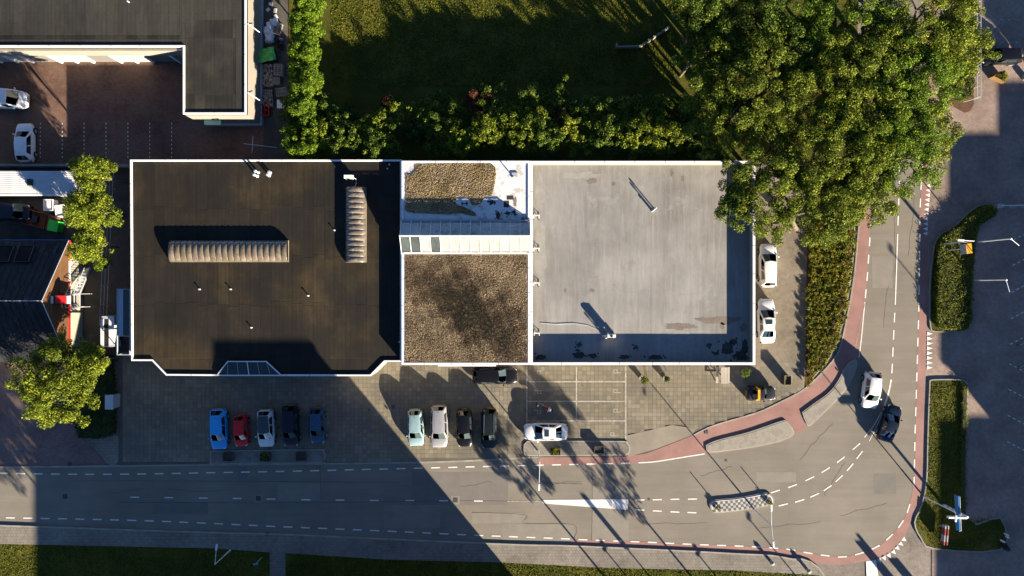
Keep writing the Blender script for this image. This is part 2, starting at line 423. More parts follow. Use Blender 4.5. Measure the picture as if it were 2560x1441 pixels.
road_o=struct('road',road,asph)

# cycle lanes in red asphalt
cyc=[(1345,1143)]+PATHN[1:]+[(2184,-700),(2180,200),(2178,400),(2174,604),(2168,692),(2160,782),(2148,890),(2141,910),(2137,932),(2122,964),(2094,1000),(2060,1033),(2024,1066),(1984,1088),(1950,1105),(1892,1118),(1826,1128),(1762,1135),(1717,1143),(1639,1154),(1596,1159),(1433,1162),(1345,1164)]
struct('cycle_path',MB().sheet(PL(cyc),0.006),redasph)
lane=[(1432,1349),(1600,1354),(1738,1361),(1869,1366),(1968,1373),(2013,1381),(2059,1389),(2107,1393),(2155,1383),(2200,1363),(2237,1330),(2264,1290),(2279,1240),(2286,1190),(2288,1100),(2290,1000),(2293,900),(2298,760),(2299,600),(2301,500),(2309,354),(2315,200),(2320,-700)]
struct('cycle_lane',MB().sheet(PL(lane+OUT[::-1]),0.006),redasph)

SIDEN=SEDGE+OUT[1:5]+[(2010,1399),(2030,1409),(2049,1424),(2062,1445),(2075,1500),(2090,1700)]
SIDES=[(2066,1700),(2058,1500),(2046,1437),(1834,1425),(1522,1419),(1250,1405),(967,1398),(714,1382),(675,1380),(539,1370),(259,1364),(0,1359),(-900,1350)]
struct('pavement',MB().prism(PL(SIDEN+SIDES),-0.05,0.11),walk_m)
struct('garden_path',MB().prism(PL([(675,1379),(714,1381),(716,2600),(674,2600)]),-0.05,0.075),walk_m)
for a,b in (((-900,1349),(675,1379)),((714,1381),(2058,1437))):
    pts=[p for p in SIDES[::-1] if a[0]<=p[0]<=b[0]]
    if a[0]>0: pts=[(714,1382),(967,1398),(1250,1405),(1522,1419),(1834,1425),(2046,1437),(2058,1500),(2066,1700)]
    else: pts=[(-900,1350),(0,1359),(259,1364),(539,1370),(675,1380)]
    struct('grass_verge',MB().prism(PL(pts+[(pts[-1][0],2600),(pts[0][0],2600)]),-0.05,0.07),turf)
struct('lawn',MB().prism(PL([(722,-900),(2150,-900),(2142,400),(2130,560),(2018,560),(2016,400),(722,400)]),-0.05,0.0),turf)
struct('yard_paving',MB().sheet(PL([(-900,100),(660,100),(660,300),(655,420),(330,420),(-900,420)]),-0.03),yard_m)
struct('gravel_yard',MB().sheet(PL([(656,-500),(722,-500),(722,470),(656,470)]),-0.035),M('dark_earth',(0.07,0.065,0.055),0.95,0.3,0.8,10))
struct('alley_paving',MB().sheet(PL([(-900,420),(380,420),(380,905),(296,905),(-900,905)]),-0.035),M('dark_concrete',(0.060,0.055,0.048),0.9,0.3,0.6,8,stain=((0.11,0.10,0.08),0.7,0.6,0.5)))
struct('side_road',MB().sheet(PL([(-900,905),(296,905),(296,1095),(212,1095),(240,1130),(270,1162),(0,1168),(-900,1172)]),-0.02),left_m)
LOT=[(2345,-700),(2340,200),(2334,354),(2326,458),(2318,600),(2317,760),(2315,900),(2312,975),(2308,1125),(2306,1200),(2301,1243),(2283,1288),(2300,1350),(2330,1375),(2330,1600),(3900,1600),(3900,-700)]
struct('car_park_paving',MB().sheet(PL(LOT),-0.02),lot_m)
struct('parking_strip',MB().sheet(PL([(1840,560),(2018,560),(2014,900),(2010,972),(1990,985),(1900,950),(1840,950)]),0.055),park_m)

# forecourt: grout bed, then slabs laid one by one (nearest 300 single, rest joined)
FORE=[(297,880),(1340,880),(1890,880),(1892,905),(2010,905),(2010,972)]+[(1948,1006),(1894,1031),(1826,1051),(1775,1066),(1733,1087),(1680,1108),(1615,1133),(1550,1142),(1345,1142),(1300,1144),(1050,1155),(530,1160),(298,1163)]
FO=PL(FORE); 
fore_o=struct('forecourt',MB().prism(FO,-0.05,0.035),M('joint_sand',(0.096,0.085,0.067),0.95,0.2))
slabm=M('concrete_slab',(0.179,0.159,0.127),0.85,0.14,0.5,14,tone=0,island=0.0,stain=((0.096,0.089,0.074),0.5,0.60,0.5))
def slabmat(name,base):
    m=M(name,base,0.85,0.12,0.5,14,stain=((0.12,0.11,0.09),0.6,0.58,0.45)); return m
SL=[slabmat('slab_beige',(0.154,0.136,0.100)),slabmat('slab_pale',(0.188,0.167,0.127)),slabmat('slab_grey',(0.132,0.119,0.094)),slabmat('slab_sand',(0.182,0.153,0.106))]
ISL=[[(1307,1098),(1575,1098),(1575,1141),(1307,1141)],[(520,1120),(818,1120),(818,1160),(520,1160)]]
ISLm=[PL(i) for i in ISL]
smooth_zone=PL([(1560,1090),(1680,1062),(1740,1072),(1730,1087),(1640,1122),(1570,1142)])
struct('concrete_apron',MB().sheet(smooth_zone,0.062),M('apron_concrete',(0.200,0.176,0.140),0.85,0.15,0.4,10))
pit=0.44; cells=[]
x0,y0=G(297,1165); x1,y1=G(2012,885)
nx=int((x1-x0)/pit)+1; ny=int((y1-y0)/pit)+1
for j in range(ny):
    for i in range(nx):
        cx,cy=x0+(i+.5)*pit,y0+(j+.5)*pit; h=pit/2
        cs=[(cx-h,cy-h),(cx+h,cy-h),(cx+h,cy+h),(cx-h,cy+h)]
        if not all(inside(c,FO) for c in cs): continue
        if any(inside((cx,cy),q) for q in ISLm): continue
        if inside((cx,cy),smooth_zone): continue
        cells.append((cx,cy))
cells.sort(key=lambda c:c[0]**2+c[1]**2)
def pick(cx,cy):
    v=math.sin(cx*0.9+cy*1.3)+math.sin(cx*0.31-cy*0.7)+R.gauss(0,1.0)
    return 1 if v>1.5 else (2 if v<-1.0 else (3 if R.random()<0.15 else 0))
sm=[]
for k in range(4):
    mb=MB(); h=pit/2-0.008; mb.box(-h,-h,-0.03,h,h,0); me=bpy.data.meshes.new('paving_slab'); me.from_pydata(mb.v,[],mb.f); me.materials.append(SL[k]); sm.append(me)
rest=[MB() for _ in range(4)]
for n,(cx,cy) in enumerate(cells):
    k=pick(cx,cy); z=0.055+R.uniform(0,0.004)
    if n<300:
        o=bpy.data.objects.new('paving_slab',sm[k]); C.objects.link(o); o.parent=fore_o; o.location=(cx,cy,z)
    else:
        h=pit/2-0.008; rest[k].box(cx-h,cy-h,z-0.03,cx+h,cy+h,z)
for k,mb in enumerate(rest): mb.build('paving_slabs',SL[k],fore_o,kind='stuff')
# a flush band of long kerb blocks between forecourt and road, and kerbs
def kerb(name,pts,w,z0,z1,step=1.0,mat=kerbm,per=5):
    pts=PL(pts) if per else pts
    p=spline(pts,per) if per else pts
    # resample
    out=[p[0]]; acc=0
    for a,b in zip(p[:-1],p[1:]):
        a,b=Vector(a),Vector(b); L=(b-a).length; s=step-acc
        while s<=L: out.append(tuple(a+(b-a)*(s/L))); s+=step
        acc=(acc+L)%step if L else acc
    root=struct(name,ribbon(MB(),p,w*0.7,z0,z1-0.03),mat)
    if len(out)>300: out=out[:300]
    for a,b in zip(out[:-1],out[1:]):
        a,b=Vector(a),Vector(b); c=(a+b)/2; d=b-a
        MB().obox((c.x,c.y,(z0+z1)/2),(d.length-0.012,w,z1-z0+R.uniform(-.003,.003)),math.atan2(d.y,d.x)).build('kerb_stone',mat,root)
    return root
def clip(pts,x0,x1): return [p for p in pts if x0<=p[0]<=x1]
kerb('kerb',[(-40,1312)]+SEDGE[1:]+OUT[1:5]+[(2010,1397),(2032,1408),(2050,1424),(2063,1446)],0.14,-0.04,0.135)
kerb('kerb_flush',[(-20,1169)]+NEDGE[1:-1]+[(1345,1143)],0.18,-0.04,0.045)
kerb('kerb_path',PATHN[4:-3],0.13,-0.04,0.075)
# raised concrete banks beside the bend
def bank(pts,name):
    P=spline(PL(pts+[pts[0]]),4)[:-1]; mb=MB(); mb.prism(P,-0.04,0.125)
    o=struct(name,mb,kerbm); _,q=offset_poly(P,0.13)
    struct('bank_top',MB().prism(q,0.0,0.14),M('bank_concrete',(0.255,0.234,0.196),0.85,0.25,0.8,8,stain=((0.145,0.132,0.111),0.8,0.5,0.6)),parent=o)
bank([(2004,1030),(2031,1010),(2071,981),(2095,950),(2113,915),(2133,899),(2142,905),(2137,930),(2122,962),(2094,998),(2060,1031),(2024,1064),(2012,1052)],'raised_bank')
bank([(1764,1112),(1795,1099),(1873,1079),(1946,1054),(1966,1053),(1984,1084),(1950,1103),(1892,1116),(1826,1126),(1772,1130)],'raised_bank')

# ------------------------------------------------------------------ markings
def dashobj(cx,cy,ang,L=0.95,w=0.13,z=0.012,mat=linep,name='lane_dash'):
    key=(name,round(L,2),w,mat.name)
    if key not in DM:
        me=bpy.data.meshes.new(name); me.from_pydata([(-L/2,-w/2,0),(L/2,-w/2,0),(L/2,w/2,0),(-L/2,w/2,0)],[],[(0,1,2,3)]); me.materials.append(mat); DM[key]=me
    o=bpy.data.objects.new(name,DM[key]); C.objects.link(o); o.parent=road_o; o.location=(cx,cy,z); o.rotation_euler=(0,0,ang); return o
DM={}
def dashes(pts,pitch_px,first=0,L=0.95,w=0.13):
    P=spline(PL(pts),8); pitch=pitch_px/S; s=first/S; pos=0
    for a,b in zip(P[:-1],P[1:]):
        a,b=Vector(a),Vector(b); l=(b-a).length
        while s<=pos+l:
            c=a+(b-a)*((s-pos)/l); dashobj(c.x,c.y,math.atan2((b-a).y,(b-a).x),L,w); s+=pitch
        pos+=l
dashes([(9,1183),(178,1185.6),(350,1185),(524,1181.7),(697,1178.6),(870,1174.7),(1043,1170.4),(1259,1165),(1433,1161),(1565,1158)],43.2)
dashes([(26,1294.6),(198,1297.6),(371,1302),(540,1309),(711,1317),(885,1324),(1016,1330),(1189,1338),(1277,1341.5),(1394,1346),(1480,1350),(1610,1355),(1738,1361),(1869,1366),(1968,1373),(2013,1381),(2059,1388),(2107,1392),(2155,1382),(2200,1362),(2237,1329),(2264,1290),(2280,1240)],43.4)
dashes([(2285,1203),(2287,1100),(2290,1000),(2293,900),(2297,760),(2299,600),(2301,500),(2309,354),(2315,200),(2319,0)],43.5)
for x,y in [(337,1243),(422,1244),(508.6,1245),(592.7,1246),(678,1247.6),(764.7,1249.4),(850,1250),(936,1251),(1024.7,1251),(1109,1251.7),(1196,1252.5)]:
    dashobj(*G(x,y),-0.01,0.93,0.12)
for x,y in [(1600,1249.8),(1643,1249),(1687,1248),(1731,1247.5)]: dashobj(*G(x,y),0.02)
for x,y in [(1599.6,1274.7),(1643,1277.4),(1687,1279.8),(1729.6,1281.3)]: dashobj(*G(x,y),-0.05)
def dlist(l):
    for i,(x,y) in enumerate(l):
        a=l[max(0,i-1)]; b=l[min(len(l)-1,i+1)]; dashobj(*G(x,y),math.atan2(-(b[1]-a[1]),b[0]-a[0]),1.02)
dlist([(1938,1228.6),(1981,1215),(2024,1196.7),(2064,1175),(2102,1149),(2141,1116)])
dlist([(1958,1262),(1999,1252),(2036.6,1238),(2069,1220),(2098,1196),(2125,1168),(2149,1137)])
dlist([(2230,921),(2232,879.6),(2234,837),(2236,793.7)])
dlist([(2245,551.6),(2246.5,508),(2248,462),(2249,418),(2250,374)])
dashes([(2174,604.5),(2171,648.6),(2168,692),(2164,735)],43.5)
dashes([(2176,560),(2178,500),(2180,300),(2182,0)],43.5)
def line(pts,w=0.12,mat=linep,z=0.012,name='lane_line'):
    ribbon(MB(),spline(PL(pts),5),w,z-0.003,z).build(name,mat,road_o)
line([(1596,1157),(1639,1154),(1717,1141.6),(1762,1134.6)])
line([(2238,762),(2241,680),(2244,585)])
line([(2161,1093),(2188,1058),(2210.5,1012.6),(2222,975),(2227,949)],0.09)
line([(2173,1103),(2199,1050),(2219,994),(2229,949)],0.07)
line([(2162,755),(2159.5,782),(2154,840),(2147.6,894)],0.10)
line([(2162,758),(2150,815),(2137,876)],0.04,wornp)
line([(1268,1253),(1360,1252.5)],0.08,wornp)
MB().sheet(PL([(1352,1251.5),(1571,1249.5),(1569,1273),(1357,1257)]),0.012).build('marking_wedge',M('wedge_paint',(0.62,0.61,0.58),0.7,0.1,3,18,stain=((0.42,0.41,0.39),3.5,0.58,0.8)),road_o)
for a,b in (((1357,1250.5),(1572,1248.8)),((1357,1257.8),(1570,1273.8))): line([a,b],0.07,z=0.016)
# give-way teeth
def teeth(pts,n,sz=0.62,side=1):
    P=spline(PL(pts),8); tot=sum((Vector(b)-Vector(a)).length for a,b in zip(P[:-1],P[1:])); k=0; pos=0
    for a,b in zip(P[:-1],P[1:]):
        a,b=Vector(a),Vector(b); l=(b-a).length
        while k<n and (k+.5)*tot/n<=pos+l:
            c=a+(b-a)*(((k+.5)*tot/n-pos)/l); d=(b-a).normalized(); nn=Vector((-d.y,d.x))*side; h=tot/n*0.42
            MB().sheet([tuple(c-d*h),tuple(c+d*h),tuple(c+nn*sz)],0.012).build('give_way_tooth',linep,road_o); k+=1
        pos+=l
teeth([(2318,828),(2317,925)],8,side=1)
teeth([(2333,350),(2330,420),(2326,470),(2321,530),(2318,590)],20,side=-1,sz=0.5)
teeth([(2191,1400),(2225,1382),(2245,1362),(2261,1341)],7,sz=0.5,side=-1)
struct('ramp_marking',MB().sheet(PL([(2165,1404),(2190,1399),(2196,1441),(2196,1600),(2172,1600)]),0.0),linep)
# parking bay lines and letters on the forecourt
zb=0.064
bay=MB()
for x in (1317,1441,1564):
    a,b=W(x-1.4,917),W(x+1.4,1100 if x!=1441 else 1052); bay.box(a.x,a.y,zb-0.003,b.x,b.y,zb)
for y in (954,1003,1052):
    for xa,xb in ((1318.5,1439.5),(1442.5,1562.5)):
        a,b=W(xa,y-1.4),W(xb,y+1.4); bay.box(a.x,a.y,zb-0.002,b.x,b.y,zb+0.001)
bay_o=bay.build('bay_line',wornp,fore_o)
def letterP(px,py,flip):
    mb=MB(); c=W(px,py); w=0.09
    def q(x0,y0,x1,y1):   # letter space: x right 0..0.45, y up 0..0.75
        pts=[(x0,y0),(x1,y0),(x1,y1),(x0,y1)]
        if flip: pp=[(-y,x) for x,y in pts]
        else: pp=[(y,-x) for x,y in pts]
        mb.sheet([(c.x+a,c.y+b) for a,b in pp],zb)
    q(0,0,w,0.8); q(w,0.8-w,0.42,0.8); q(w,0.36,0.42,0.36+w); q(0.42-w,0.36+w,0.42,0.8-w)
    mb.build('bay_letter',M('faded_letter_paint',(0.27,0.25,0.205),.85,.15,2,14) if 'faded_letter_paint' not in bpy.data.materials else bpy.data.materials['faded_letter_paint'],fore_o)
for y in (926,975,1024): letterP(1334,y,False)
for y in (933,982,1031): letterP(1552,y,True)
letterP(1544,1090,True)
# yard bay marks (dashed) and car park marks
ymk=[]
for i in range(7):
    x=100.5+54.7*i
    for k in range(9):
        c=W(x,309+k*10.4); me=dashobj(c.x,c.y,1.5708,0.17,0.085,-0.024,linep,'bay_stud')
for y in (49,106,165):
    for k in range(6):
        c=W(2449+k*18.6,y); dashobj(c.x,c.y,0,0.3,0.12,-0.012,wornp,'bay_stud')
for (x,y,s) in ((2533,600,1),(2531,664,1),(2528,731,1),(2527,797,1),(2525,861,1),(2523,909,-1),(2521,973,-1),(2519,1038,-1),(2518,1104,-1)):
    for k in range(4):
        c=W(x+4+k*12.5,y-s*(2+k*6.5)); dashobj(c.x,c.y,s*0.48,0.32,0.10,-0.012,linep,'bay_stud')
# asphalt repairs, drains, tar seams
def rect(x0,y0,x1,y1,mat,name,z=0.004): MB().sheet(PL([(x0,y0),(x1,y0),(x1,y1),(x0,y1)]),z).build(name,mat,road_o)
rect(694,1207,802,1252,patchl,'asphalt_patch'); rect(1480,1215,1572,1352,patchl,'asphalt_patch',0.003); rect(1180,1282,1312,1308,patchl,'asphalt_patch'); rect(1255,1310,1434,1350,patchl,'asphalt_patch')
rect(2180,640,2232,720,patchl,'asphalt_patch'); rect(2185,1185,2240,1235,patchm,'asphalt_patch'); rect(380,1255,520,1285,patchm,'asphalt_patch'); rect(1890,1120+60,1990,1205,patchl,'asphalt_patch'); rect(960,1262,1100,1320,patchl,'asphalt_patch'); rect(594,1166,618,1203,patchm,'asphalt_patch'); rect(1030,1180,1270,1262,patchm,'asphalt_patch',0.002)
for pts in ([(180,1202),(600,1203),(1000,1206)],[(300,1256),(760,1257),(1130,1252),(1270,1253)],[(1480,1120+45),(1481,1250),(1479,1352)],[(1180,1281),(1312,1287),(1312,1308),(1433,1312),(1434,1350)],[(1345,1205),(1400,1208),(1455,1210)],[(800,1160),(802,1250)]):
    line(pts,0.035,tar,0.007,'tar_seam')
rk=random.Random(5)
for i,(x,y,a,L) in enumerate(((420,1222,0,160),(900,1222,.05,130),(1350,1206,.02,110),(1500,1235,1.5,60),(1750,1190,.4,90),(2000,1150,.8,120),(2100,1290,.3,130),(1900,1320,.1,150),(2240,700,1.6,180),(2210,820,1.5,120),(2060,1240,1.1,100),(260,1230,0,120),(1150,1215,.1,90),(2270,640,1.5,150),(1620,1310,0,140))):
    pts=[]; px_,py_=x,y
    for k in range(9): pts.append((px_,py_)); px_+=math.cos(a)*L/8+rk.uniform(-3,3); py_+=-math.sin(a)*L/8+rk.uniform(-3,3)
    line(pts,0.02,tar,0.0075,'crack')
for i in range(26):
    x=rk.uniform(530,1900); y=rk.uniform(1000,1110) if x<1300 else rk.uniform(925,1060)
    if not inside(G(x,y),FO): continue
    c=G(x,y); r=rk.uniform(.08,.3); MB().sheet([(c[0]+math.cos(q/9*6.283)*r*rk.uniform(.6,1.2),c[1]+math.sin(q/9*6.283)*r*rk.uniform(.6,1.2)) for q in range(9)],0.0625).build('oil_stain',tar if i%3==0 else patchm,fore_o)
for x,y in ((163,1241),(646,1246),(1138,1250),(1815,1151),(1622,1248)):
    s=11 if x<1200 else 5
    if x<1200: rect(x-s,y-s,x+s,y+s,patchl,'drain_surround',0.008)
    rect(x-s*.55,y-s*.55,x+s*.55,y+s*.55,M('cast_iron',(0.05,0.045,0.045),0.6,0.2),'drain_cover',0.014)
for x,y in ((175,1160),(1248,1139),(1766,1080),(668,1334)):
    a,b=W(x-4,y-4),W(x+4,y+4); MB().box(a.x,a.y,0.0,b.x,b.y,0.066 if y<1300 else 0.116).build('drain_grate',tar,road_o)
# ------------------------------------------------------------------ buildings in view
def felt(name,base,yellow,dark_,lines):
    m,t,b=nt(name)
    n1=noise(t,0.13,6,0.65); n2=noise(t,1.0,5,0.7,sc=(2.2,0.35,1)); n3=noise(t,14,4,0.8); n4=noise(t,0.3,8,0.7)
    c=ramp(t,n1,[(0.34,dark_),(0.52,base),(0.70,yellow)])
    c=mixc(t,1,c,ramp(t,n2,[(0.3,(0.78,0.78,0.78)),(0.7,(1.15,1.14,1.10))]),'MULTIPLY')
    c=mixc(t,0.8,c,ramp(t,n3,[(0.3,(0.7,0.7,0.7)),(0.75,(1.2,1.2,1.2))]),'MULTIPLY')
    g_=N(t,'ShaderNodeNewGeometry'); mp=N(t,'ShaderNodeMapping'); mp.inputs['Rotation'].default_value=(0,0,1.5708); t.links.new(g_.outputs['Position'],mp.inputs[0])
    br=N(t,'ShaderNodeTexBrick'); t.links.new(mp.outputs[0],br.inputs[0]); br.inputs['Color1'].default_value=(1.12,1.12,1.1,1); br.inputs['Color2'].default_value=(.92,.92,.92,1); br.inputs['Mortar'].default_value=(.55,.55,.55,1)
    br.inputs['Scale'].default_value=1; br.inputs['Mortar Size'].default_value=.02; br.inputs['Brick Width'].default_value=1.9; br.inputs['Row Height'].default_value=.42
    c=mixc(t,.75,c,br.outputs[0],'MULTIPLY')
    oi=N(t,'ShaderNodeObjectInfo'); c=mixc(t,1,c,ramp(t,oi.outputs['Random'],[(0,(1-lines,)*3),(1,(1+lines,)*3)]),'MULTIPLY')
    t.links.new(c,b.inputs['Base Color']); b.inputs['Roughness'].default_value=0.75; b.inputs['Specular IOR Level'].default_value=0.25
    bump(t,b,n3,0.35,0.012); return m
feltd=felt('brown_black_roof_felt',(0.0145,0.0116,0.0075),(0.0380,0.0265,0.0115),(0.0078,0.0072,0.0066),0.22)
feltg=felt('grey_green_roof_felt',(0.032,0.031,0.026),(0.040,0.038,0.029),(0.022,0.020,0.0155),0.10)
def feltlight():
    m,t,b=nt('pale_grey_roof_felt')
    n1=noise(t,0.18,6,0.6); n2=noise(t,0.9,6,0.7,sc=(2.5,0.3,1)); n3=noise(t,16,4,0.8); n4=noise(t,0.55,8,0.72)
    c=ramp(t,n1,[(0.3,(0.158,0.152,0.142)),(0.7,(0.258,0.250,0.236))])
    c=mixc(t,1,c,ramp(t,n2,[(0.3,(0.86,0.86,0.86)),(0.7,(1.1,1.1,1.1))]),'MULTIPLY')
    c=mixc(t,0.7,c,ramp(t,n3,[(0.3,(0.8,0.8,0.8)),(0.75,(1.12,1.12,1.12))]),'MULTIPLY')
    c=mixc(t,mth(t,'MULTIPLY',ramp(t,n4,[(0.54,(0,0,0)),(0.70,(1,1,1))]),0.5),c,(0.150,0.128,0.112))
    c=mixc(t,mth(t,'MULTIPLY',ramp(t,noise(t,0.42,9,0.78),[(0.55,(0,0,0)),(0.66,(1,1,1))]),0.5),c,(0.27,0.265,0.25))
    c=mixc(t,mth(t,'MULTIPLY',ramp(t,noise(t,3.1,5,0.7),[(0.70,(0,0,0)),(0.73,(1,1,1))]),0.5),c,(0.10,0.09,0.08))
    oi=N(t,'ShaderNodeObjectInfo'); c=mixc(t,1,c,ramp(t,oi.outputs['Random'],[(0,(0.975,)*3),(1,(1.025,)*3)]),'MULTIPLY')
    c=mixc(t,mth(t,'MULTIPLY',ramp(t,noise(t,0.8,8,0.8,sc=(4,.25,1)),[(0.52,(0,0,0)),(0.66,(1,1,1))]),0.35),c,(0.33,0.32,0.30))
    t.links.new(c,b.inputs['Base Color']); b.inputs['Roughness'].default_value=0.7; b.inputs['Specular IOR Level'].default_value=0.25
    bump(t,b,n3,0.3,0.012); return m
feltl=feltlight()
cladd=M('grey_cladding',(0.30,0.31,0.32),0.6,0.08)

def strips(root,poly,x0,x1,ys,wpx,z,mat,th=0.008,name='roofing_sheet'):
    """felt sheets laid side by side; poly clips those that cross the outline; edges in photo px at height z"""
    x=x0
    while x<x1-2:
        xe=min(x1,x+wpx)
        j=R.uniform(-8,8)
        yy=[ys[0]]+[y+j for y in ys[1:-1]]+[ys[-1]]
        for a,b in zip(yy[:-1],yy[1:]):
            p,q=W(x,a,z),W(xe,b,z); g=0.005 if mat is feltl else 0.014
            mb=MB().box(p.x+g,p.y-g,z-0.01,q.x-g,q.y+g,z+th+R.uniform(-.002,.002))
            mb.build(name,mat,root,world=True)
        x=xe

# ---- building with the dark roof
Z1=3.55; LIP=3.72
ro=[(325,399),(1004,399),(1004,905),(962,905),(927,940.5),(541,940),(415,939),(380,902.5),(328,902.5)]
P1=PL(ro,LIP)
b1=thing('workshop_building','low workshop with dark brown felt roof, two vaulted rooflights and white rim','building',W(660,660,0))
MB().prism(P1,-0.04,Z1-0.02).build('wall',cream,b1,world=True)
_,in1=offset_poly(P1,0.17)
MB().prism(in1,Z1-0.05,Z1).build('roof',feltd,b1,world=True)
rim(MB(),P1,0.16,Z1-0.35,LIP).build('white_coping',white,b1,world=True)
strips(b1,None,333,998,[405,520,640,760,895],26.5,Z1,feltd)
strips(b1,None,425,920,[899,932],50,Z1,feltd)
ventm=M('dull_vent_cap',(0.40,0.40,0.39),.6,.15)
def vent(px,py,z,h=0.45,r=0.05,cap=0.085,label=None,root=None,m=None):
    m=m or ventm
    c=W(px,py,z+h); mb=MB(); mb.lathe((c.x,c.y,z),[(r*1.8,0),(r*1.6,0.06),(r,0.1),(r,h*0.8),(cap,h*0.8),(cap,h*0.95),(r*0.6,h)],12); mb.build('vent_pipe',m,root,world=True,smooth=40)
for x,y,h in ((497,723,.42),(575,723,.42),(769,739,.5),(627,819,.38),(835,575,.45),(998,855,.3),(968,421,.3),(973,411,.2)): vent(x,y,Z1,h*.62,root=b1)
for x,y,h in ((634,436,1.0),(637,427,0.95)): vent(x,y,Z1,h,0.10,0.16,root=b1)
for x,y,h in ((668,436,.6),(672,430,.4)): vent(x,y,Z1,h,0.10,0.16,root=b1,m=steel)
sdk=M('grimy_bar',(0.05,0.042,0.032),.6,.3)
# rooflight vaults: one segment per shell
vaultm=M('aged_polycarbonate',(0.125,0.100,0.075),0.28,0.35,1.2,8,spec=0.6,stain=((0.085,0.07,0.035),1.6,0.52,0.8),tone=0.2)
vaultm2=M('lichened_polycarbonate',(0.115,0.095,0.078),0.35,0.3,1.2,9,spec=0.5,stain=((0.28,0.26,0.14),2.4,0.57,0.8),tone=0.25)
def vault(root,x0,y0,x1,y1,nseg,along,rise,mat,name):
    a=W(x0,y1,Z1+0.3); b=W(x1,y0,Z1+0.3)
    k=MB(); rim(k,[(a.x,a.y),(b.x,a.y),(b.x,b.y),(a.x,b.y)],0.08,Z1,Z1+0.26)
    curb=k.build('curb',M('vault_curb_'+name,(0.16,0.135,0.10),0.7,0.2),root,world=True)
    L=(b.x-a.x) if along=='x' else (b.y-a.y); Wd=(b.y-a.y) if along=='x' else (b.x-a.x)
    for i in range(nseg):
        s0,s1=i*L/nseg,(i+1)*L/nseg; rows=[]
        for (s,ex) in ((s0+.015,-0.0),(s0+.07,0.055),((s0+s1)/2,0.085),(s1-.07,0.055),(s1-.015,0.0)):
            r=[]
            for j in range(13):
                th=math.pi*j/12; u=Wd/2-math.cos(th)*(Wd/2-0.03); z=Z1+0.24+math.sin(th)*(rise+ex)
                r.append((a.x+s,a.y+u,z) if along=='x' else (a.x+u,a.y+s,z))
            rows.append(r)
        if along=='x': rows=[r[::-1] for r in rows]
        MB().grid(rows).build('vault_panel',mat,root,world=True,smooth=60)
        if i:
            rb=MB(); q_=rows[0][::3]+[rows[0][-1]]
            for u_,v_ in zip(q_[:-1],q_[1:]): rb.bar(Vector(u_)+Vector((0,0,.012)),Vector(v_)+Vector((0,0,.012)),.035,.03)
            rb.build('vault_rib',sdk,root,world=True)
    for s in (0.02,L-0.02):   # end plates
        pts=[]
        for j in range(13):
            th=math.pi*j/12; u=Wd/2-math.cos(th)*(Wd/2-0.03); z=Z1+0.24+math.sin(th)*rise
            pts.append((a.x+s,a.y+u,z) if along=='x' else (a.x+u,a.y+s,z))
        MB().add(pts,[tuple(range(13)),tuple(range(12,-1,-1))]).build('end_plate',mat,root,world=True)
vault(b1,425,601,720,655,20,'x',0.5,vaultm,'a'); vault(b1,864,468,915,656,14,'y',0.5,vaultm2,'b')
# roof-top air unit
ac=thing('air_conditioning_unit','white air conditioner on the dark roof at the end of the short rooflight','air conditioner',W(870,441,Z1))
c=W(870,441,Z1+1.1); MB().box(c.x-.42,c.y-.16,Z1+.45,c.x+.42,c.y+.16,Z1+1.15).build('casing',whitep,ac,world=True,bevel=.02)
MB().tube((c.x-.1,c.y-.175,Z1+.8),(c.x-.1,c.y-.16,Z1+.8),0.24,n=16).build('fan',dark,ac,world=True)
for sx in (-.35,.35): MB().box(c.x+sx-.03,c.y-.22,Z1+.01,c.x+sx+.03,c.y+.22,Z1+.45).build('stand',steel,ac,world=True)
mb=MB(); pp=[(c.x+.42,c.y-.05,Z1+.7),(c.x+.62,c.y-.15,Z1+.3),(c.x+.6,c.y-.5,Z1+.06),(c.x+.45,c.y-.9,Z1+.05)]
for p,q in zip(pp[:-1],pp[1:]): mb.tube(p,q,.03,n=6)
mb.build('pipe',whitep,ac,world=True)
# glazed trapezoid in the south rim
tz=PL([(572,903),(668,903),(703,938),(543,938)],LIP+.02)
gz=MB(); gz.add([(*tz[0],LIP+.25),(*tz[1],LIP+.25),(*tz[2],LIP+.02),(*tz[3],LIP+.02)],[(0,1,2,3),(3,2,1,0)]); gz.build('glass_canopy',glassm('canopy_glass',(0.05,0.075,0.08),0.12),b1,world=True)
fr=MB(); 
T=[Vector((*tz[0],LIP+.28)),Vector((*tz[1],LIP+.28)),Vector((*tz[2],LIP+.05)),Vector((*tz[3],LIP+.05))]
for p,q in ((0,1),(1,2),(2,3),(3,0)): fr.bar(T[p],T[q],.10,.08)
fr.bar((T[0]+T[1])/2,(T[2]+T[3])/2,.07,.08); fr.build('canopy_frame',white,b1,world=True)
g2=MB()
for k in range(1,6):
    f=k/6; g2.bar(T[3].lerp(T[0],0.0)+(T[2]-T[3])*f,(T[0].lerp(T[1],min(1,max(0,(f-.18)/.64)))),.02,.03)
g2.build('glazing_bar',steel,b1,world=True)

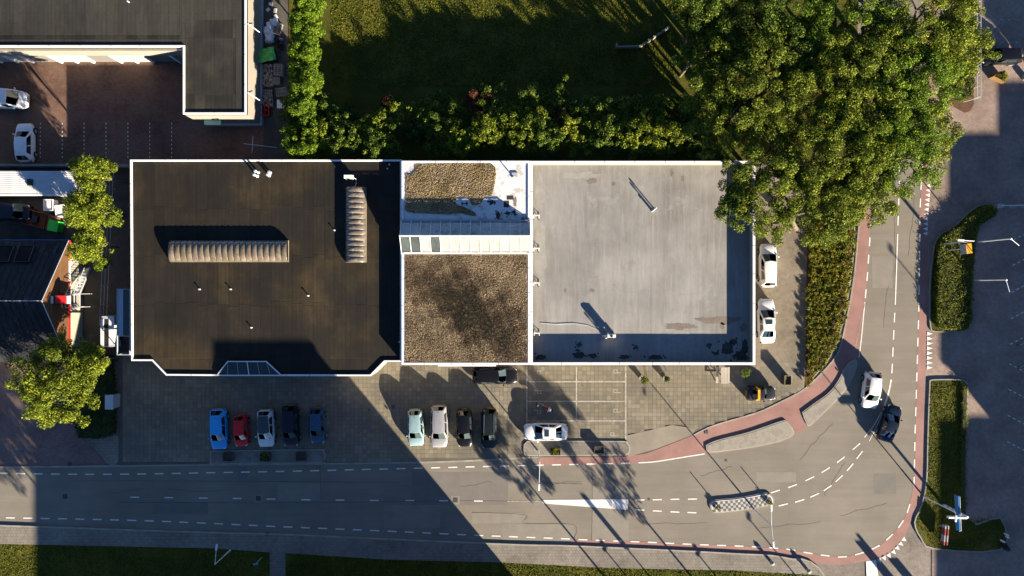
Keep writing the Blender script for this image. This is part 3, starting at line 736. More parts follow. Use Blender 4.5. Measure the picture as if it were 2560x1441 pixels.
# ---- middle building, gravel roof with ridge glazing
Z2=4.5; TOP=4.6
P2=PL([(1004,402),(1325,402),(1325,912),(1004,912)],TOP)
b2=thing('gravel_roof_building','white rimmed middle building with brown gravel roof and glazed ridge','building',W(1165,660,0))
MB().prism(P2,-0.04,Z2-.02).build('wall',cream,b2,world=True)
_,in2=offset_poly(P2,.10)
whiteroof=M('white_roof_membrane',(0.55,0.56,0.57),0.55,0.16,0.9,8,stain=((0.24,0.20,0.16),0.9,0.52,0.6))
MB().prism(in2,Z2-.05,Z2).build('roof',whiteroof,b2,world=True)
rim(MB(),P2,.20,Z2-.3,TOP).build('white_coping',white,b2,world=True)
gravm=M('brown_gravel_and_sedum',(0.10,0.074,0.043),0.95,0.3,0.35,9,bmp=0.9,bd=0.05)
p,q=W(1013,636,Z2),W(1318,905,Z2); MB().box(p.x,p.y,Z2-.02,q.x,q.y,Z2+.05).build('gravel_bed',gravm,b2,world=True)
def blob_outline(ptspx,z): return spline(PL(ptspx+[ptspx[0]],z),5)[:-1]
g_up=[(1014,436),(1030,434),(1045,418),(1062,411),(1100,409),(1230,410),(1231,485),(1215,490),(1200,509),(1180,512),(1172,498),(1146,490),(1140,510),(1160,517),(1190,534),(1182,540),(1150,533),(1120,536),(1080,534),(1018,529),(1015,500)]
UPm=blob_outline(g_up,Z2); MB().prism(UPm,Z2-.02,Z2+.04).build('gravel_bed',gravm,b2,world=True)
MB().prism(blob_outline([(1036,412),(1048,406),(1056,415),(1052,430),(1040,434)],Z2),Z2-.02,Z2+.04).build('gravel_bed',gravm,b2,world=True)
rng=np.random.default_rng(3)
DZ=G(1175,775)
DZ=(DZ[0]*.94,DZ[1]*.94)
def pebbles(name,poly,n,z,root,mats,size=0.05):
    xs=[p[0] for p in poly]; ys=[p[1] for p in poly]; k=0; per=[[] for _ in mats]
    while k<n:
        x,y=R.uniform(min(xs),max(xs)),R.uniform(min(ys),max(ys))
        if inside((x,y),poly):
            ux=(x-DZ[0])*.62+(y-DZ[1])*.78; uy=(x-DZ[0])*.78-(y-DZ[1])*.62; ux+=.55*math.sin(1.7*x+.6*y)+.45*math.sin(3.1*y-1.3*x)+.35*math.sin(5.3*x+2.2*y)
            v=math.sin(x*.9+1.2*y)*.25+math.sin(x*2.3-y*1.1)*.2+R.gauss(0,.6)+1.0-2.9*math.exp(-((ux/2.5)**2+(uy/6.4)**2)**1.6); i=0 if v>.6 else (1 if v>-.9 else 2); per[i%len(mats)].append((x,y)); k+=1
    w=root.location
    for i,l in enumerate(per):
        if not l: continue
        c=np.array([(x-w.x,y-w.y,z) for x,y in l]); m=len(c)
        s=size*(0.5+rng.random((m,1))*1.1); a=rng.random(m)*6.28
        ring=[c+np.stack([np.cos(a+j*2.09),np.sin(a+j*2.09),0*a],1)*s for j in range(3)]
        V=np.stack(ring+[c+np.array([0,0,1])*s*(0.7+rng.random((m,1))*1.2)+rng.normal(size=(m,3))*[.02,.02,0]],1).reshape(-1,3)
        b=np.arange(m)[:,None]*4; F=np.concatenate([b+[0,1,3],b+[1,2,3],b+[2,0,3]])
        np_mesh(name,V,F,mats[i],root,kind='stuff')
pm=[M('tan_pebbles',(0.42,0.32,0.19),.9,.3,island=.6,bmp=0),M('brown_pebbles',(0.17,0.115,0.065),.9,.3,island=.6,bmp=0),M('dark_moss',(0.045,0.036,0.018),.95,.3,island=.6,bmp=0)]
p,q=W(1013,636,Z2),W(1318,905,Z2)
pebbles('gravel',[(p.x,p.y),(q.x,p.y),(q.x,q.y),(p.x,q.y)],52000,Z2+.05,b2,pm,.036)
pebbles('gravel',UPm,16000,Z2+.04,b2,[pm[0],M('golden_moss',(0.27,0.20,0.06),.9,.3,island=.6,bmp=0),pm[2]],.038)
# ridge glazing
ZR=5.85; xa,xb=1003,1326
n0,n1_=W(xa,551,TOP),W(xb,551,TOP); s0=W(xa,634,TOP); yr=(n0.y+s0.y)/2; X0,X1=n0.x,n1_.x
panw=M('weathered_glazing',(0.46,0.50,0.53),0.25,0.12,1.5,7,spec=0.6,tone=0.15,stain=((0.25,0.26,0.25),1.2,0.55,0.6),sc=(3,.8,1))
pans=M('whitened_glazing',(0.46,0.45,0.43),0.3,0.06,1.2,7,spec=0.5,stain=((0.30,0.30,0.28),1.0,0.63,0.7))
pand=M('clear_glazing_panel',(0.10,0.12,0.11),0.12,0.15,1,7,spec=0.7)
mb=MB(); mb.add([(X0+.06,n0.y-.05,TOP-.1),(X1-.06,n0.y-.05,TOP-.1),(X1-.06,s0.y+.05,TOP-.1),(X0+.06,s0.y+.05,TOP-.1),(X0+.06,yr,ZR-.06),(X1-.06,yr,ZR-.06)],[(0,1,5,4),(2,3,4,5),(3,0,4),(1,2,5),(3,2,1,0)])
mb.build('ridge_body',whitep,b2,world=True)
np_=13; w=(X1-X0-.1)/np_
for i in range(np_):
    x0,x1=X0+.05+i*w+.03,X0+.05+(i+1)*w-.03
    def pane(ya,za,yb,zb_,m):
        f=lambda y0,t: y0
        A=Vector((0,ya,za));B=Vector((0,yb,zb_)); nn=(B-A).cross(Vector((1,0,0))).normalized(); 
        if nn.z<0: nn=-nn
        vs=[]
        for o in (0,.03):
            for (x,P_) in ((x0,A),(x1,A),(x1,B),(x0,B)): vs.append((x,P_.y+nn.y*o,P_.z+nn.z*o))
        MB().add(vs,[(4,5,6,7),(7,6,5,4),(0,1,5,4),(1,2,6,5),(2,3,7,6),(3,0,4,7)]).build('glazing_panel',m,b2,world=True)
    pane(n0.y-.12,TOP-.02,yr+.06,ZR-.1,panw)
    pane(s0.y+.16,TOP+.06,yr-.06,ZR-.1,pand if i in (0,1,3) else pans)
for i in range(np_+1):
    x=X0+.05+i*w
    for y0,z0 in ((n0.y,TOP),(s0.y,TOP)): MB().bar((x,y0,z0+.02),(x,yr,ZR),.05,.08).build('glazing_bar',white,b2,world=True)
MB().bar((X0,yr,ZR+.02),(X1,yr,ZR+.02),.14,.06).build('ridge_cap',white,b2,world=True)
MB().bar((X0,s0.y+.02,TOP+.08),(X1,s0.y+.02,TOP+.08),.14,.14).build('eaves_gutter',white,b2,world=True)
MB().bar((X0,n0.y,TOP+.06),(X1,n0.y,TOP+.06),.14,.12).build('eaves_gutter',cladd,b2,world=True)
c=W(1287,437,Z2+.25); MB().box(c.x-.3,c.y-.25,Z2,c.x+.3,c.y+.25,Z2+.10).build('roof_hatch',cladd,b2,world=True); vent(1285,441,Z2,.9,.06,.1,root=b2)
c=W(1162,509,Z2); mb=MB(); mb.box(c.x-.35,c.y-.04,Z2,c.x+.3,c.y+.04,Z2+.05); mb.box(c.x-.3,c.y-.2,Z2,c.x-.24,c.y+.2,Z2+.06); mb.box(c.x+.15,c.y-.2,Z2,c.x+.2,c.y+.2,Z2+.06); mb.build('roof_drain',dark,b2,world=True)
for x,y,ww,hh in ((1275,494,16,10),(1266,510,13,16)): 
    p=W(x,y,Z2); MB().box(p.x-ww/48,p.y-hh/48,Z2,p.x+ww/48,p.y+hh/48,Z2+.006).build('felt_patch',feltg,b2,world=True)
def blot(px,py,rx,ry,z,m,root,seed,name='stain'):
    rr=random.Random(seed); c=W(px,py,z); pts=[]
    for i in range(22):
        a=i/22*6.283; k=0.65+.5*rr.random(); pts.append((c.x+math.cos(a)*rx/24.8*k,c.y+math.sin(a)*ry/24.8*k))
    MB().sheet(pts,z+.004).build(name,m,root,world=True)
    for q in range(4 if name=='stain' and m.name=='black_moss' else 0):
        a=rr.random()*6.283; dx,dy=c.x+math.cos(a)*rx/24.8*rr.uniform(.9,1.9),c.y+math.sin(a)*ry/24.8*rr.uniform(.9,1.7); r0=rr.uniform(.03,.14)
        MB().sheet([(dx+math.cos(i/9*6.283)*r0*rr.uniform(.5,1.6),dy+math.sin(i/9*6.283)*r0*rr.uniform(.5,1.3)) for i in range(9)],z+.004).build(name,m,root,world=True)
moss=M('black_moss',(0.045,0.045,0.04),.95,.4,1.5,10)
pale=M('chalky_stain',(0.235,0.228,0.21),.8,.12,1.5,10)
rust=M('rust_stain',(0.150,0.125,0.105),.9,.2,1.5,10)
for i,(x,y,a,b) in enumerate(((1245,538,6,11),(1269,533,9,5),(1230,505,7,6),(1286,530,4,8),(1308,549,7,5),(1287,505,5,14))): blot(x,y,a,b,Z2,moss if i!=5 else rust,b2,i)
MB().bar(W(1095,914,3.4),W(1240,914,3.4),.12,.3).build('sign_rail',white,b2,world=True)

# ---- building with the pale grey roof
Z3=3.62
P3=PL([(1326,403),(1888,403),(1888,912),(1326,912)],TOP)
b3=thing('grey_roof_building','pale grey felt roofed building with a high white parapet beside the bend','building',W(1606,660,0))
MB().prism(P3,-0.04,Z3-.02).build('wall',cream,b3,world=True)
_,in3=offset_poly(P3,.20)
MB().prism(in3,Z3-.05,Z3).build('roof',feltl,b3,world=True)
rim(MB(),P3,.22,Z3-.3,TOP-.04).build('parapet',cream,b3,world=True)
rim(MB(),offset_poly(P3,-.02)[1],.26,TOP-.04,TOP).build('white_coping',white,b3,world=True)
strips(b3,None,1335,1878,[411,732,903],32.5,Z3,feltl)
for i,(x,y,a,b,m_) in enumerate(((1450,438,60,9,pale),(1352,640,16,90,pale),(1350,480,14,50,pale),(1700,840,40,14,pale),(1800,800,60,12,rust),(1700,815,45,10,rust),(1600,470,12,10,pale),(1480,452,15,8,rust),(1534,460,6,6,rust),(1820,870,16,20,moss),(1850,888,18,14,moss),(1835,855,10,8,moss),(1862,868,9,22,moss),(1560,893,14,6,moss),(1448,888,17,9,moss),(1483,890,11,7,moss),(1448,862,8,7,moss),(1640,893,20,6,moss),(1790,884,9,5,moss),(1413,726,4,6,rust),(1480,726,8,5,rust),(1352,893,14,8,moss),(1680,430,5,12,rust),(1707,445,4,9,rust),(1860,820,11,12,rust),(1775,862,6,4,moss),(1590,868,6,5,moss),(1805,815,7,10,rust))): blot(x,y,a,b,Z3+.008,m_,b3,40+i)
mb=MB(); pp=[W(x,y,Z3+.05) for x,y in ((1352,808),(1390,811),(1436,809),(1470,814),(1490,822),(1510,836))]
for p,q in zip(pp[:-1],pp[1:]): mb.tube(p,q,.018,n=6)
mb.build('cable_run',steel,b3,world=True)
def roofpipe(x,y,h):
    vent(x,y,Z3,h,.06,.09,root=b3)
for x,y,h in ((1637,523,1.0),(1641,519,1.1),(1633,526,.6),(1515,845,.9)): roofpipe(x,y,h)
def bracket(px,py,label,grp='steel trestles along the white wall'):
    t=thing('steel_trestle',label,'trestle',W(px,py,Z3),0,grp); o=t.location
    MB().box(o.x-.32,o.y-.04,Z3+.34,o.x+.3,o.y+.08,Z3+.42).build('top_rail',whitep,t,world=True)
    for dx in (-.27,.25):
        MB().box(o.x+dx-.03,o.y-.42,Z3+.01,o.x+dx+.03,o.y+.35,Z3+.07).build('foot',M('steel_dark',(0.13,0.12,0.11),.5,.2) if 'sd' not in globals() else sd,t,world=True)
        MB().bar((o.x+dx,o.y-.25,Z3+.05),(o.x+dx,o.y+.02,Z3+.36),.05).build('leg',steel,t,world=True)
        MB().bar((o.x+dx,o.y+.28,Z3+.05),(o.x+dx,o.y+.04,Z3+.36),.05).build('leg',steel,t,world=True)
sd=M('steel_dark',(0.13,0.12,0.11),.5,.2)
bracket(1341,540,'steel trestle against the wall, northernmost of four on the grey roof')
bracket(1341,622,'steel trestle against the wall level with the glazed ridge')
bracket(1341,708,'steel trestle against the wall level with the gravel roof middle')
bracket(1342,833,'rusty steel trestle where the cable meets the wall in the grey roof corner')
ac=thing('roof_air_unit','white rooftop air unit on the grey roof with a long shadow behind it','air conditioner',W(1525,838,Z3)); o=ac.location
MB().box(o.x-.42,o.y-.16,Z3+.35,o.x+.42,o.y+.16,Z3+1.1).build('casing',whitep,ac,world=True,bevel=.02)
for dx in (-.33,.33): MB().box(o.x+dx-.04,o.y-.35,Z3+.01,o.x+dx+.04,o.y+.35,Z3+.35).build('stand',sd,ac,world=True)
MB().lathe((o.x,o.y-.0,Z3+1.1),[(.14,0),(.14,.03)],14).build('fan',dark,ac,world=True)
MB().tube((o.x-.42,o.y,Z3+.6),(o.x-.75,o.y-.05,Z3+.1),.05,n=8).build('pipe',whitep,ac,world=True)

def joints(root,poly,w,z,step=2.4):
    o,i=offset_poly(poly,w); n=len(o); mb=MB()
    for a in range(n):
        p0,p1,q0,q1=Vector(o[a]),Vector(o[(a+1)%n]),Vector(i[a]),Vector(i[(a+1)%n]); L=(p1-p0).length; k=int(L/step)
        for j in range(1,k):
            d=(p1-p0).normalized(); c=p0+d*(j*step+R.uniform(-.2,.2)); nn=Vector((-d.y,d.x)); m_=c+nn*w/2
            mb.obox((m_.x,m_.y,z+.001),(.05,w+.004,.012),math.atan2(d.y,d.x))
    mb.build('coping_joint',plinth,root,world=True)
joints(b1,P1,.16,LIP); joints(b2,P2,.20,TOP); joints(b3,P3,.24,TOP,3.0)
# ---- L-shaped building at the top left
ZA=4.15; TA=4.3
PA=PL([(-700,-500),(615,-500),(615,285),(457,285),(457,117),(-700,117)],TA)
ba=thing('garage_building','l-shaped building with grey felt roof and white garage front','building',W(200,60,0))
MB().prism(PA,-.05,ZA-.02).build('wall',cream,ba,world=True)
_,ia=offset_poly(PA,.15); MB().prism(ia,ZA-.05,ZA).build('roof',feltg,ba,world=True)
rim(MB(),PA,.16,ZA-.3,TA).build('white_coping',white,ba,world=True)
feltg2=felt('stained_dark_roof_felt',(0.018,0.0165,0.013),(0.036,0.033,0.025),(0.010,0.009,0.007),0.35)
joints(ba,PA,.16,TA,3.0)
strips(ba,None,-20,452,[-60,88],26,ZA,feltg)
strips(ba,None,-20,452,[88,98],26,ZA,feltg2)
strips(ba,None,-20,452,[98,109],26,ZA,feltg)
strips(ba,None,462,607,[-60,50],24,ZA,feltg)
strips(ba,None,462,590,[50,95],24,ZA,feltg2)
strips(ba,None,590,607,[50,276],24,ZA,feltg)
strips(ba,None,462,590,[95,232,276],24,ZA,feltg2)
vent(318,2,ZA,.3,root=ba)
yG=W(0,117,TA).y; xG=W(457,0,TA).x
MB().box(W(-700,0,TA).x,yG-.28,1.9+.6,xG,yG-.01,TA-.32).build('fascia',cream,ba,world=True)
door=M('garage_door_white',(0.30,0.285,0.25),.6,.1); gp=M('grey_panel_door',(0.13,0.125,0.115),.6,.1)
x=-60
i=0
while x<435:
    wd=40 if i%3 else 70
    p=W(x,150,0); q=W(min(448,x+wd-8),150,0)
    MB().box(p.x,yG-.10,.02,q.x,yG-.004,2.3).build('garage_door',gp if i%3==0 else door,ba,world=True)
    MB().box(q.x+.03,yG-.24,.0,q.x+.27,yG-.004,2.49).build('pillar',white,ba,world=True)
    x+=wd; i+=1
yS=W(0,285,TA).y; xE=W(615,0,TA).x
MB().box(W(457,0,TA).x+.5,yS-.22,-.02,xE+.2,yS-.003,.5).build('plinth',cladd,ba,world=True)
MB().box(xE+.003,yS,-.02,xE+.2,W(0,-500,TA).y,.5).build('plinth',cladd,ba,world=True)
p=W(484,297,1.4); MB().box(W(470,0,TA).x+.6,yS-.55,1.9,W(470,0,TA).x+2.3,yS-.003,2.05).build('door_canopy',M('teal_canopy',(0.14,0.30,0.27),.5,.1),ba,world=True)
for y in (60,232):
    a=W(618,y,3.8); MB().bar((xE+.01,a.y,3.9),(xE+.9,a.y-.55,3.0),.07).build('wall_bracket',whitep,ba,world=True)

# ---- long white shed at the left
sh=thing('white_shed','long low shed with a white corrugated roof and small dark hatch','shed',W(60,455,0))
a,b=W(-300,486,2.7),W(196,428,2.7)
MB().box(a.x+.1,a.y+.15,-.03,b.x-.1,b.y-.1,2.55).build('wall',cladd,sh,world=True)
x=-300; cr=M('white_corrugated_sheet',(0.45,0.455,0.46),.5,.1,.8,10,tone=.1,stain=((0.26,0.25,0.24),1.2,.6,.5))
while x<195:
    xe=min(196,x+25); p=W(x,486,2.7); q=W(xe,428,2.7); rows=[]
    for j in range(25):
        t_=j/24; rows.append([(p.x+.006,p.y+(q.y-p.y)*t_,2.62+.22*t_+(.02 if j%2 else 0)),(q.x-.006,p.y+(q.y-p.y)*t_,2.62+.22*t_+(.02 if j%2 else 0))])
    rows=[r for r in rows]; MB().grid(rows).build('roof_sheet',cr,sh,world=True); x=xe
a=W(-300,486,2.6); MB().box(a.x,a.y-.12,2.4,W(196,0,2.6).x,a.y+.02,2.66).build('gutter',white,sh,world=True)
c=W(75,456,2.8); MB().box(c.x-.27,c.y-.33,2.5,c.x+.27,c.y+.33,2.88).build('roof_hatch',dark,sh,world=True)

# ---- hipped house with tan end at the left
hs=thing('tan_hipped_house','house with dark tiled roof, tan clad hip and cream end wall','house',W(60,760,0))
ze=2.5; zr=5.6
E=[W(-400,601,ze),W(172,601,ze),W(172,905,ze),W(-400,905,ze)]
R1=W(105,752,zr); R0=Vector((-80,R1.y,zr))
tile=M('dark_roof_tile',(0.035,0.037,0.043),.6,.25,1.5,10,tone=.3); tan=M('tan_metal_cladding',(0.085,0.042,0.019),.55,.1,.6,8,tone=.06,stain=((0.055,0.03,0.015),1,.65,.4))
def slope(a,b,c,d,m,name):
    MB().add([a,b,c,d],[(0,1,2,3),(3,2,1,0)]).build(name,m,hs,world=True)
MB().prism([(E[0].x,E[2].y+.3),(E[1].x-.15,E[2].y+.3),(E[1].x-.15,E[1].y-.2),(E[0].x,E[1].y-.2)],-.04,ze-.06).build('wall',M('cream_wall',(0.26,0.245,0.195),.7,.08),hs,world=True)
off=Vector((0,0,-.05))
slope(E[0]+off,R0+off,R1+off,E[1]+off,tile,'north_roof_deck'); slope(E[3]+off,E[2]+off,R1+off,R0+off,tile,'south_roof_deck')
# tile courses (rows) as real overlapping strips, broken into tiles near the visible end
def tiles(P0,P1,Q0,Q1,rows,name,px):
    """P0->P1 eaves, Q0->Q1 ridge; ends at P1/Q1 hip"""
    n=0
    for r in range(rows):
        a0=P0.lerp(Q0,r/rows); a1=P1.lerp(Q1,r/rows); b0=P0.lerp(Q0,(r+1)/rows); b1=P1.lerp(Q1,(r+1)/rows)
        L=(a1-a0).length; k=max(1,int(L/px))
        nn=(a1-a0).cross(b0-a0).normalized(); nn=nn if nn.z>0 else -nn
        for i in range(k):
            f0,f1=i/k+.004,(i+1)/k-.004
            p=a0.lerp(a1,f0)+nn*.05; q=a0.lerp(a1,f1)+nn*.05; s=b0.lerp(b1,f1)+nn*.015; t=b0.lerp(b1,f0)+nn*.015
            MB().add([p,q,s,t,p-nn*.04,q-nn*.04],[(0,1,2,3),(3,2,1,0),(4,5,1,0),(0,1,5,4)]).build('roof_tile',tile,hs,world=True); n+=1
xl=-20
e0=W(xl,601,ze); r0=Vector((e0.x,R1.y,zr)); e3=W(xl,905,ze)
tiles(e0,E[1],r0,R1,12,'n',.62); tiles(e3,E[2],Vector((e3.x,R1.y,zr)),R1,12,'s',.62)
# tan hip in upright cladding panels
for k in range(3):
    f0,f1=k/3,(k+1)/3
    for j in range(6):
        g0,g1=j/6,(j+1)/6
        a=E[2].lerp(R1,f0); b=E[1].lerp(R1,f0); c_=E[1].lerp(R1,f1); d=E[2].lerp(R1,f1)
        MB().add([a.lerp(b,g0+.006),a.lerp(b,g1-.006),d.lerp(c_,g1-.004),d.lerp(c_,g0+.004)],[(0,1,2,3)]).build('cladding_panel',tan,hs,world=True)
    if k: MB().bar(E[2].lerp(R1,f0)+Vector((0,0,.03)),E[1].lerp(R1,f0)+Vector((0,0,.03)),.05,.03).build('batten',M('pale_tan_batten',(0.15,0.10,0.06),.5,.1),hs,world=True)
MB().add([E[2]+off,E[1]+off,R1+off],[(0,1,2)]).build('east_roof_deck',tan,hs,world=True)
for a,b in ((E[1],R1),(E[2],R1),(R0,R1)): MB().bar(a+Vector((0,0,.04)),b+Vector((0,0,.04)),.06,.05).build('ridge_flashing',steel,hs,world=True)
yy0,yy1=E[2].y,E[1].y; xr=E[1].x
for k in range(6): MB().box(xr-.02,yy0+(yy1-yy0)*k/6,ze-.12,xr+.12,yy0+(yy1-yy0)*(k+1)/6-.01,ze+.02).build('fascia_board',redp if k!=4 else whitep,hs,world=True)
MB().box(E[0].x,yy1-.02,ze-.12,xr,yy1+.1,ze+.02).build('gutter',bluep,hs,world=True)
for x0,x1 in ((8,44),(58,94)):
    n_=Vector((0,R1.y-yy1,zr-ze)).normalized(); 
    def on(px,f): 
        e=W(px,601,ze); return Vector((e.x,yy1,ze)).lerp(Vector((e.x,R1.y,zr)),f)+Vector((0,.05,.14))
    A,B,C_,D=on(x0,.10),on(x1,.10),on(x1,.37),on(x0,.37)
    MB().add([A,B,C_,D],[(0,1,2,3),(3,2,1,0)]).build('skylight',M('matt_black_glass',(0.004,0.005,0.008),.5,.1,spec=.15),hs,world=True)
    for p,q in ((A,B),(B,C_),(C_,D),(D,A)): MB().bar(p,q,.06,.12).build('skylight_frame',sdk,hs,world=True)
# red dormer box with white cap
c=W(140,750,4.3)
d0=W(120,761,4.6); d1=W(165,739,4.6)
MB().box(d0.x,d0.y,3.0,d1.x,d1.y,4.55).build('dormer',dark,hs,world=True)
m0=d0.x+(d1.x-d0.x)*.42
MB().box(m0,d0.y+.08,4.55,d1.x-.03,d1.y,4.62).build('dormer_roof',redp,hs,world=True)
MB().box(d0.x,d0.y+.08,4.55,d0.x+(d1.x-d0.x)*.28,d1.y-.03,4.63).build('dormer_skylight',whitep,hs,world=True)
MB().box(d1.x-.02,d0.y+.06,4.2,d1.x+.22,d1.y-.03,4.5).build('dormer_hood',white,hs,world=True)
# outside steel stair
st=thing('steel_staircase','outside steel stair with railings climbing to the red dormer','staircase',W(205,700,0))
L0=W(178,768,2.75); L1=W(200,735,2.75)
MB().box(L0.x,L0.y,2.7,L1.x,L1.y,2.76).build('landing',M('stair_grating',(0.42,0.40,0.36),.6,.1),st,world=True)
B0=Vector((W(216,672,0).x,W(216,672,0).y,0)); T0=Vector(((L0.x+L1.x)/2,L1.y,2.7))
dv=B0-T0; side=Vector((-dv.y,dv.x,0)).normalized()*.42
for s_ in (-1,1):
    MB().bar(T0+side*s_,B0+side*s_,.05,.2).build('stringer',steel,st,world=True)
    MB().bar(T0+side*s_+Vector((0,0,1)),B0+side*s_+Vector((0,0,1)),.045).build('handrail',whitep,st,world=True)
    for k in range(9):
        p=T0.lerp(B0,k/8)+side*s_; MB().bar(p,p+Vector((0,0,1)),.03).build('baluster',whitep,st,world=True)
for k in range(14):
    p=T0.lerp(B0,(k+.5)/14); MB().obox((p.x,p.y,p.z+.03),(.22,.8,.03),math.atan2(dv.y,dv.x)).build('tread',steel,st,world=True)
cs=[(L0.x,L1.y),(L0.x,L0.y),(L1.x,L0.y),(L1.x,L1.y)]
for a,b in zip(cs[:-1],cs[1:]): MB().bar((*a,3.7),(*b,3.7),.045).build('handrail',whitep,st,world=True)
for a in cs: MB().bar((*a,0 if a!=cs[0] else 2.7),(*a,3.7),.05).build('post',steel,st,world=True)

# ---- pergola lean-to and alley items
pg=thing('lean_to_canopy','narrow pale lean-to with glass roof on the side wall of the dark roofed workshop','canopy',W(308,810,0))
a,b=W(292,888,2.6),W(325,722,2.6)
rim(MB(),[(a.x,a.y),(b.x,a.y),(b.x,b.y),(a.x,b.y)],.07,2.5,2.62).build('frame',M('blue_grey_frame',(0.30,0.36,0.42),.5,.1),pg,world=True)
MB().box(a.x+.08,a.y+2.0,2.5,a.x+.62,b.y-.08,2.56).build('gutter_panel',M('blue_grey_panel',(0.30,0.38,0.46),.5,.1),pg,world=True)
MB().box(a.x+.65,a.y+2.0,2.5,b.x-.08,b.y-.08,2.54).build('roof_pane',glass,pg,world=True)
for x in (a.x+.04,b.x-.06):
    for y in (a.y+.04,b.y-.04,a.y+2): MB().bar((x,y,-.03),(x,y,2.5),.07).build('post',steel,pg,world=True)
MB().bar((a.x,a.y+1.96,2.56),(b.x,a.y+1.96,2.56),.06).build('crossbar',steel,pg,world=True)
tk=thing('white_box_trailer','narrow white box trailer standing in the alley beside the lean-to','trailer',W(262,830,0))
a,b=W(247,868,1.9),W(281,790,1.9)
MB().box(a.x,a.y,.35,b.x,b.y,1.5).build('box',cladd,tk,world=True)
MB().box(a.x,a.y+.1,1.5,a.x+.32,b.y-.35,1.62).build('side_board',whitep,tk,world=True)
MB().box(a.x+.36,a.y+.1,1.5,a.x+.8,b.y-.35,1.56).build('roof_hatch',dark,tk,world=True)
MB().box(a.x+.85,a.y,1.5,b.x,b.y-.1,1.6).build('roof_panel',whitep,tk,world=True)
for k in range(3): MB().box(a.x+.1,b.y-.3+k*.1,1.5,b.x,b.y-.25+k*.1,1.56).build('slat',whitep,tk,world=True)
for sx in (a.x+.05,b.x-.05):
    for yy in (a.y+.9,b.y-.9): MB().tube((sx-.1,yy,.29),(sx+.1,yy,.29),.32,n=16).build('wheel',rubber,tk,world=True)
fn=thing('alley_fence','thin wire and post fence running down the dark alley','fence',W(290,430,0))
for i in range(9):
    p=W(289-i*2.2,425+i*48,0); MB().bar((p.x,p.y,-.03),(p.x,p.y,1.6),.05).build('post',steel,fn,world=True)
for z in (.4,1.0,1.58): MB().bar(Vector((W(289,425).x,W(289,425).y,z)),Vector((W(271,809).x,W(271,809).y,z)),.025).build('rail',steel,fn,world=True)
yf=thing('yard_wall','thin low wall dividing the brick yard from the white shed','wall',W(80,412,0))
a=W(-300,411,1);b=W(322,413,1); MB().box(a.x,b.y-.07,-.03,b.x,a.y+.03,1.0).build('wall_body',plinth,yf,world=True); MB().box(a.x,b.y-.1,1.0,b.x,a.y+.06,1.04).build('coping',M('dim_coping',(0.2,0.2,0.18),.8,.2),yf,world=True)
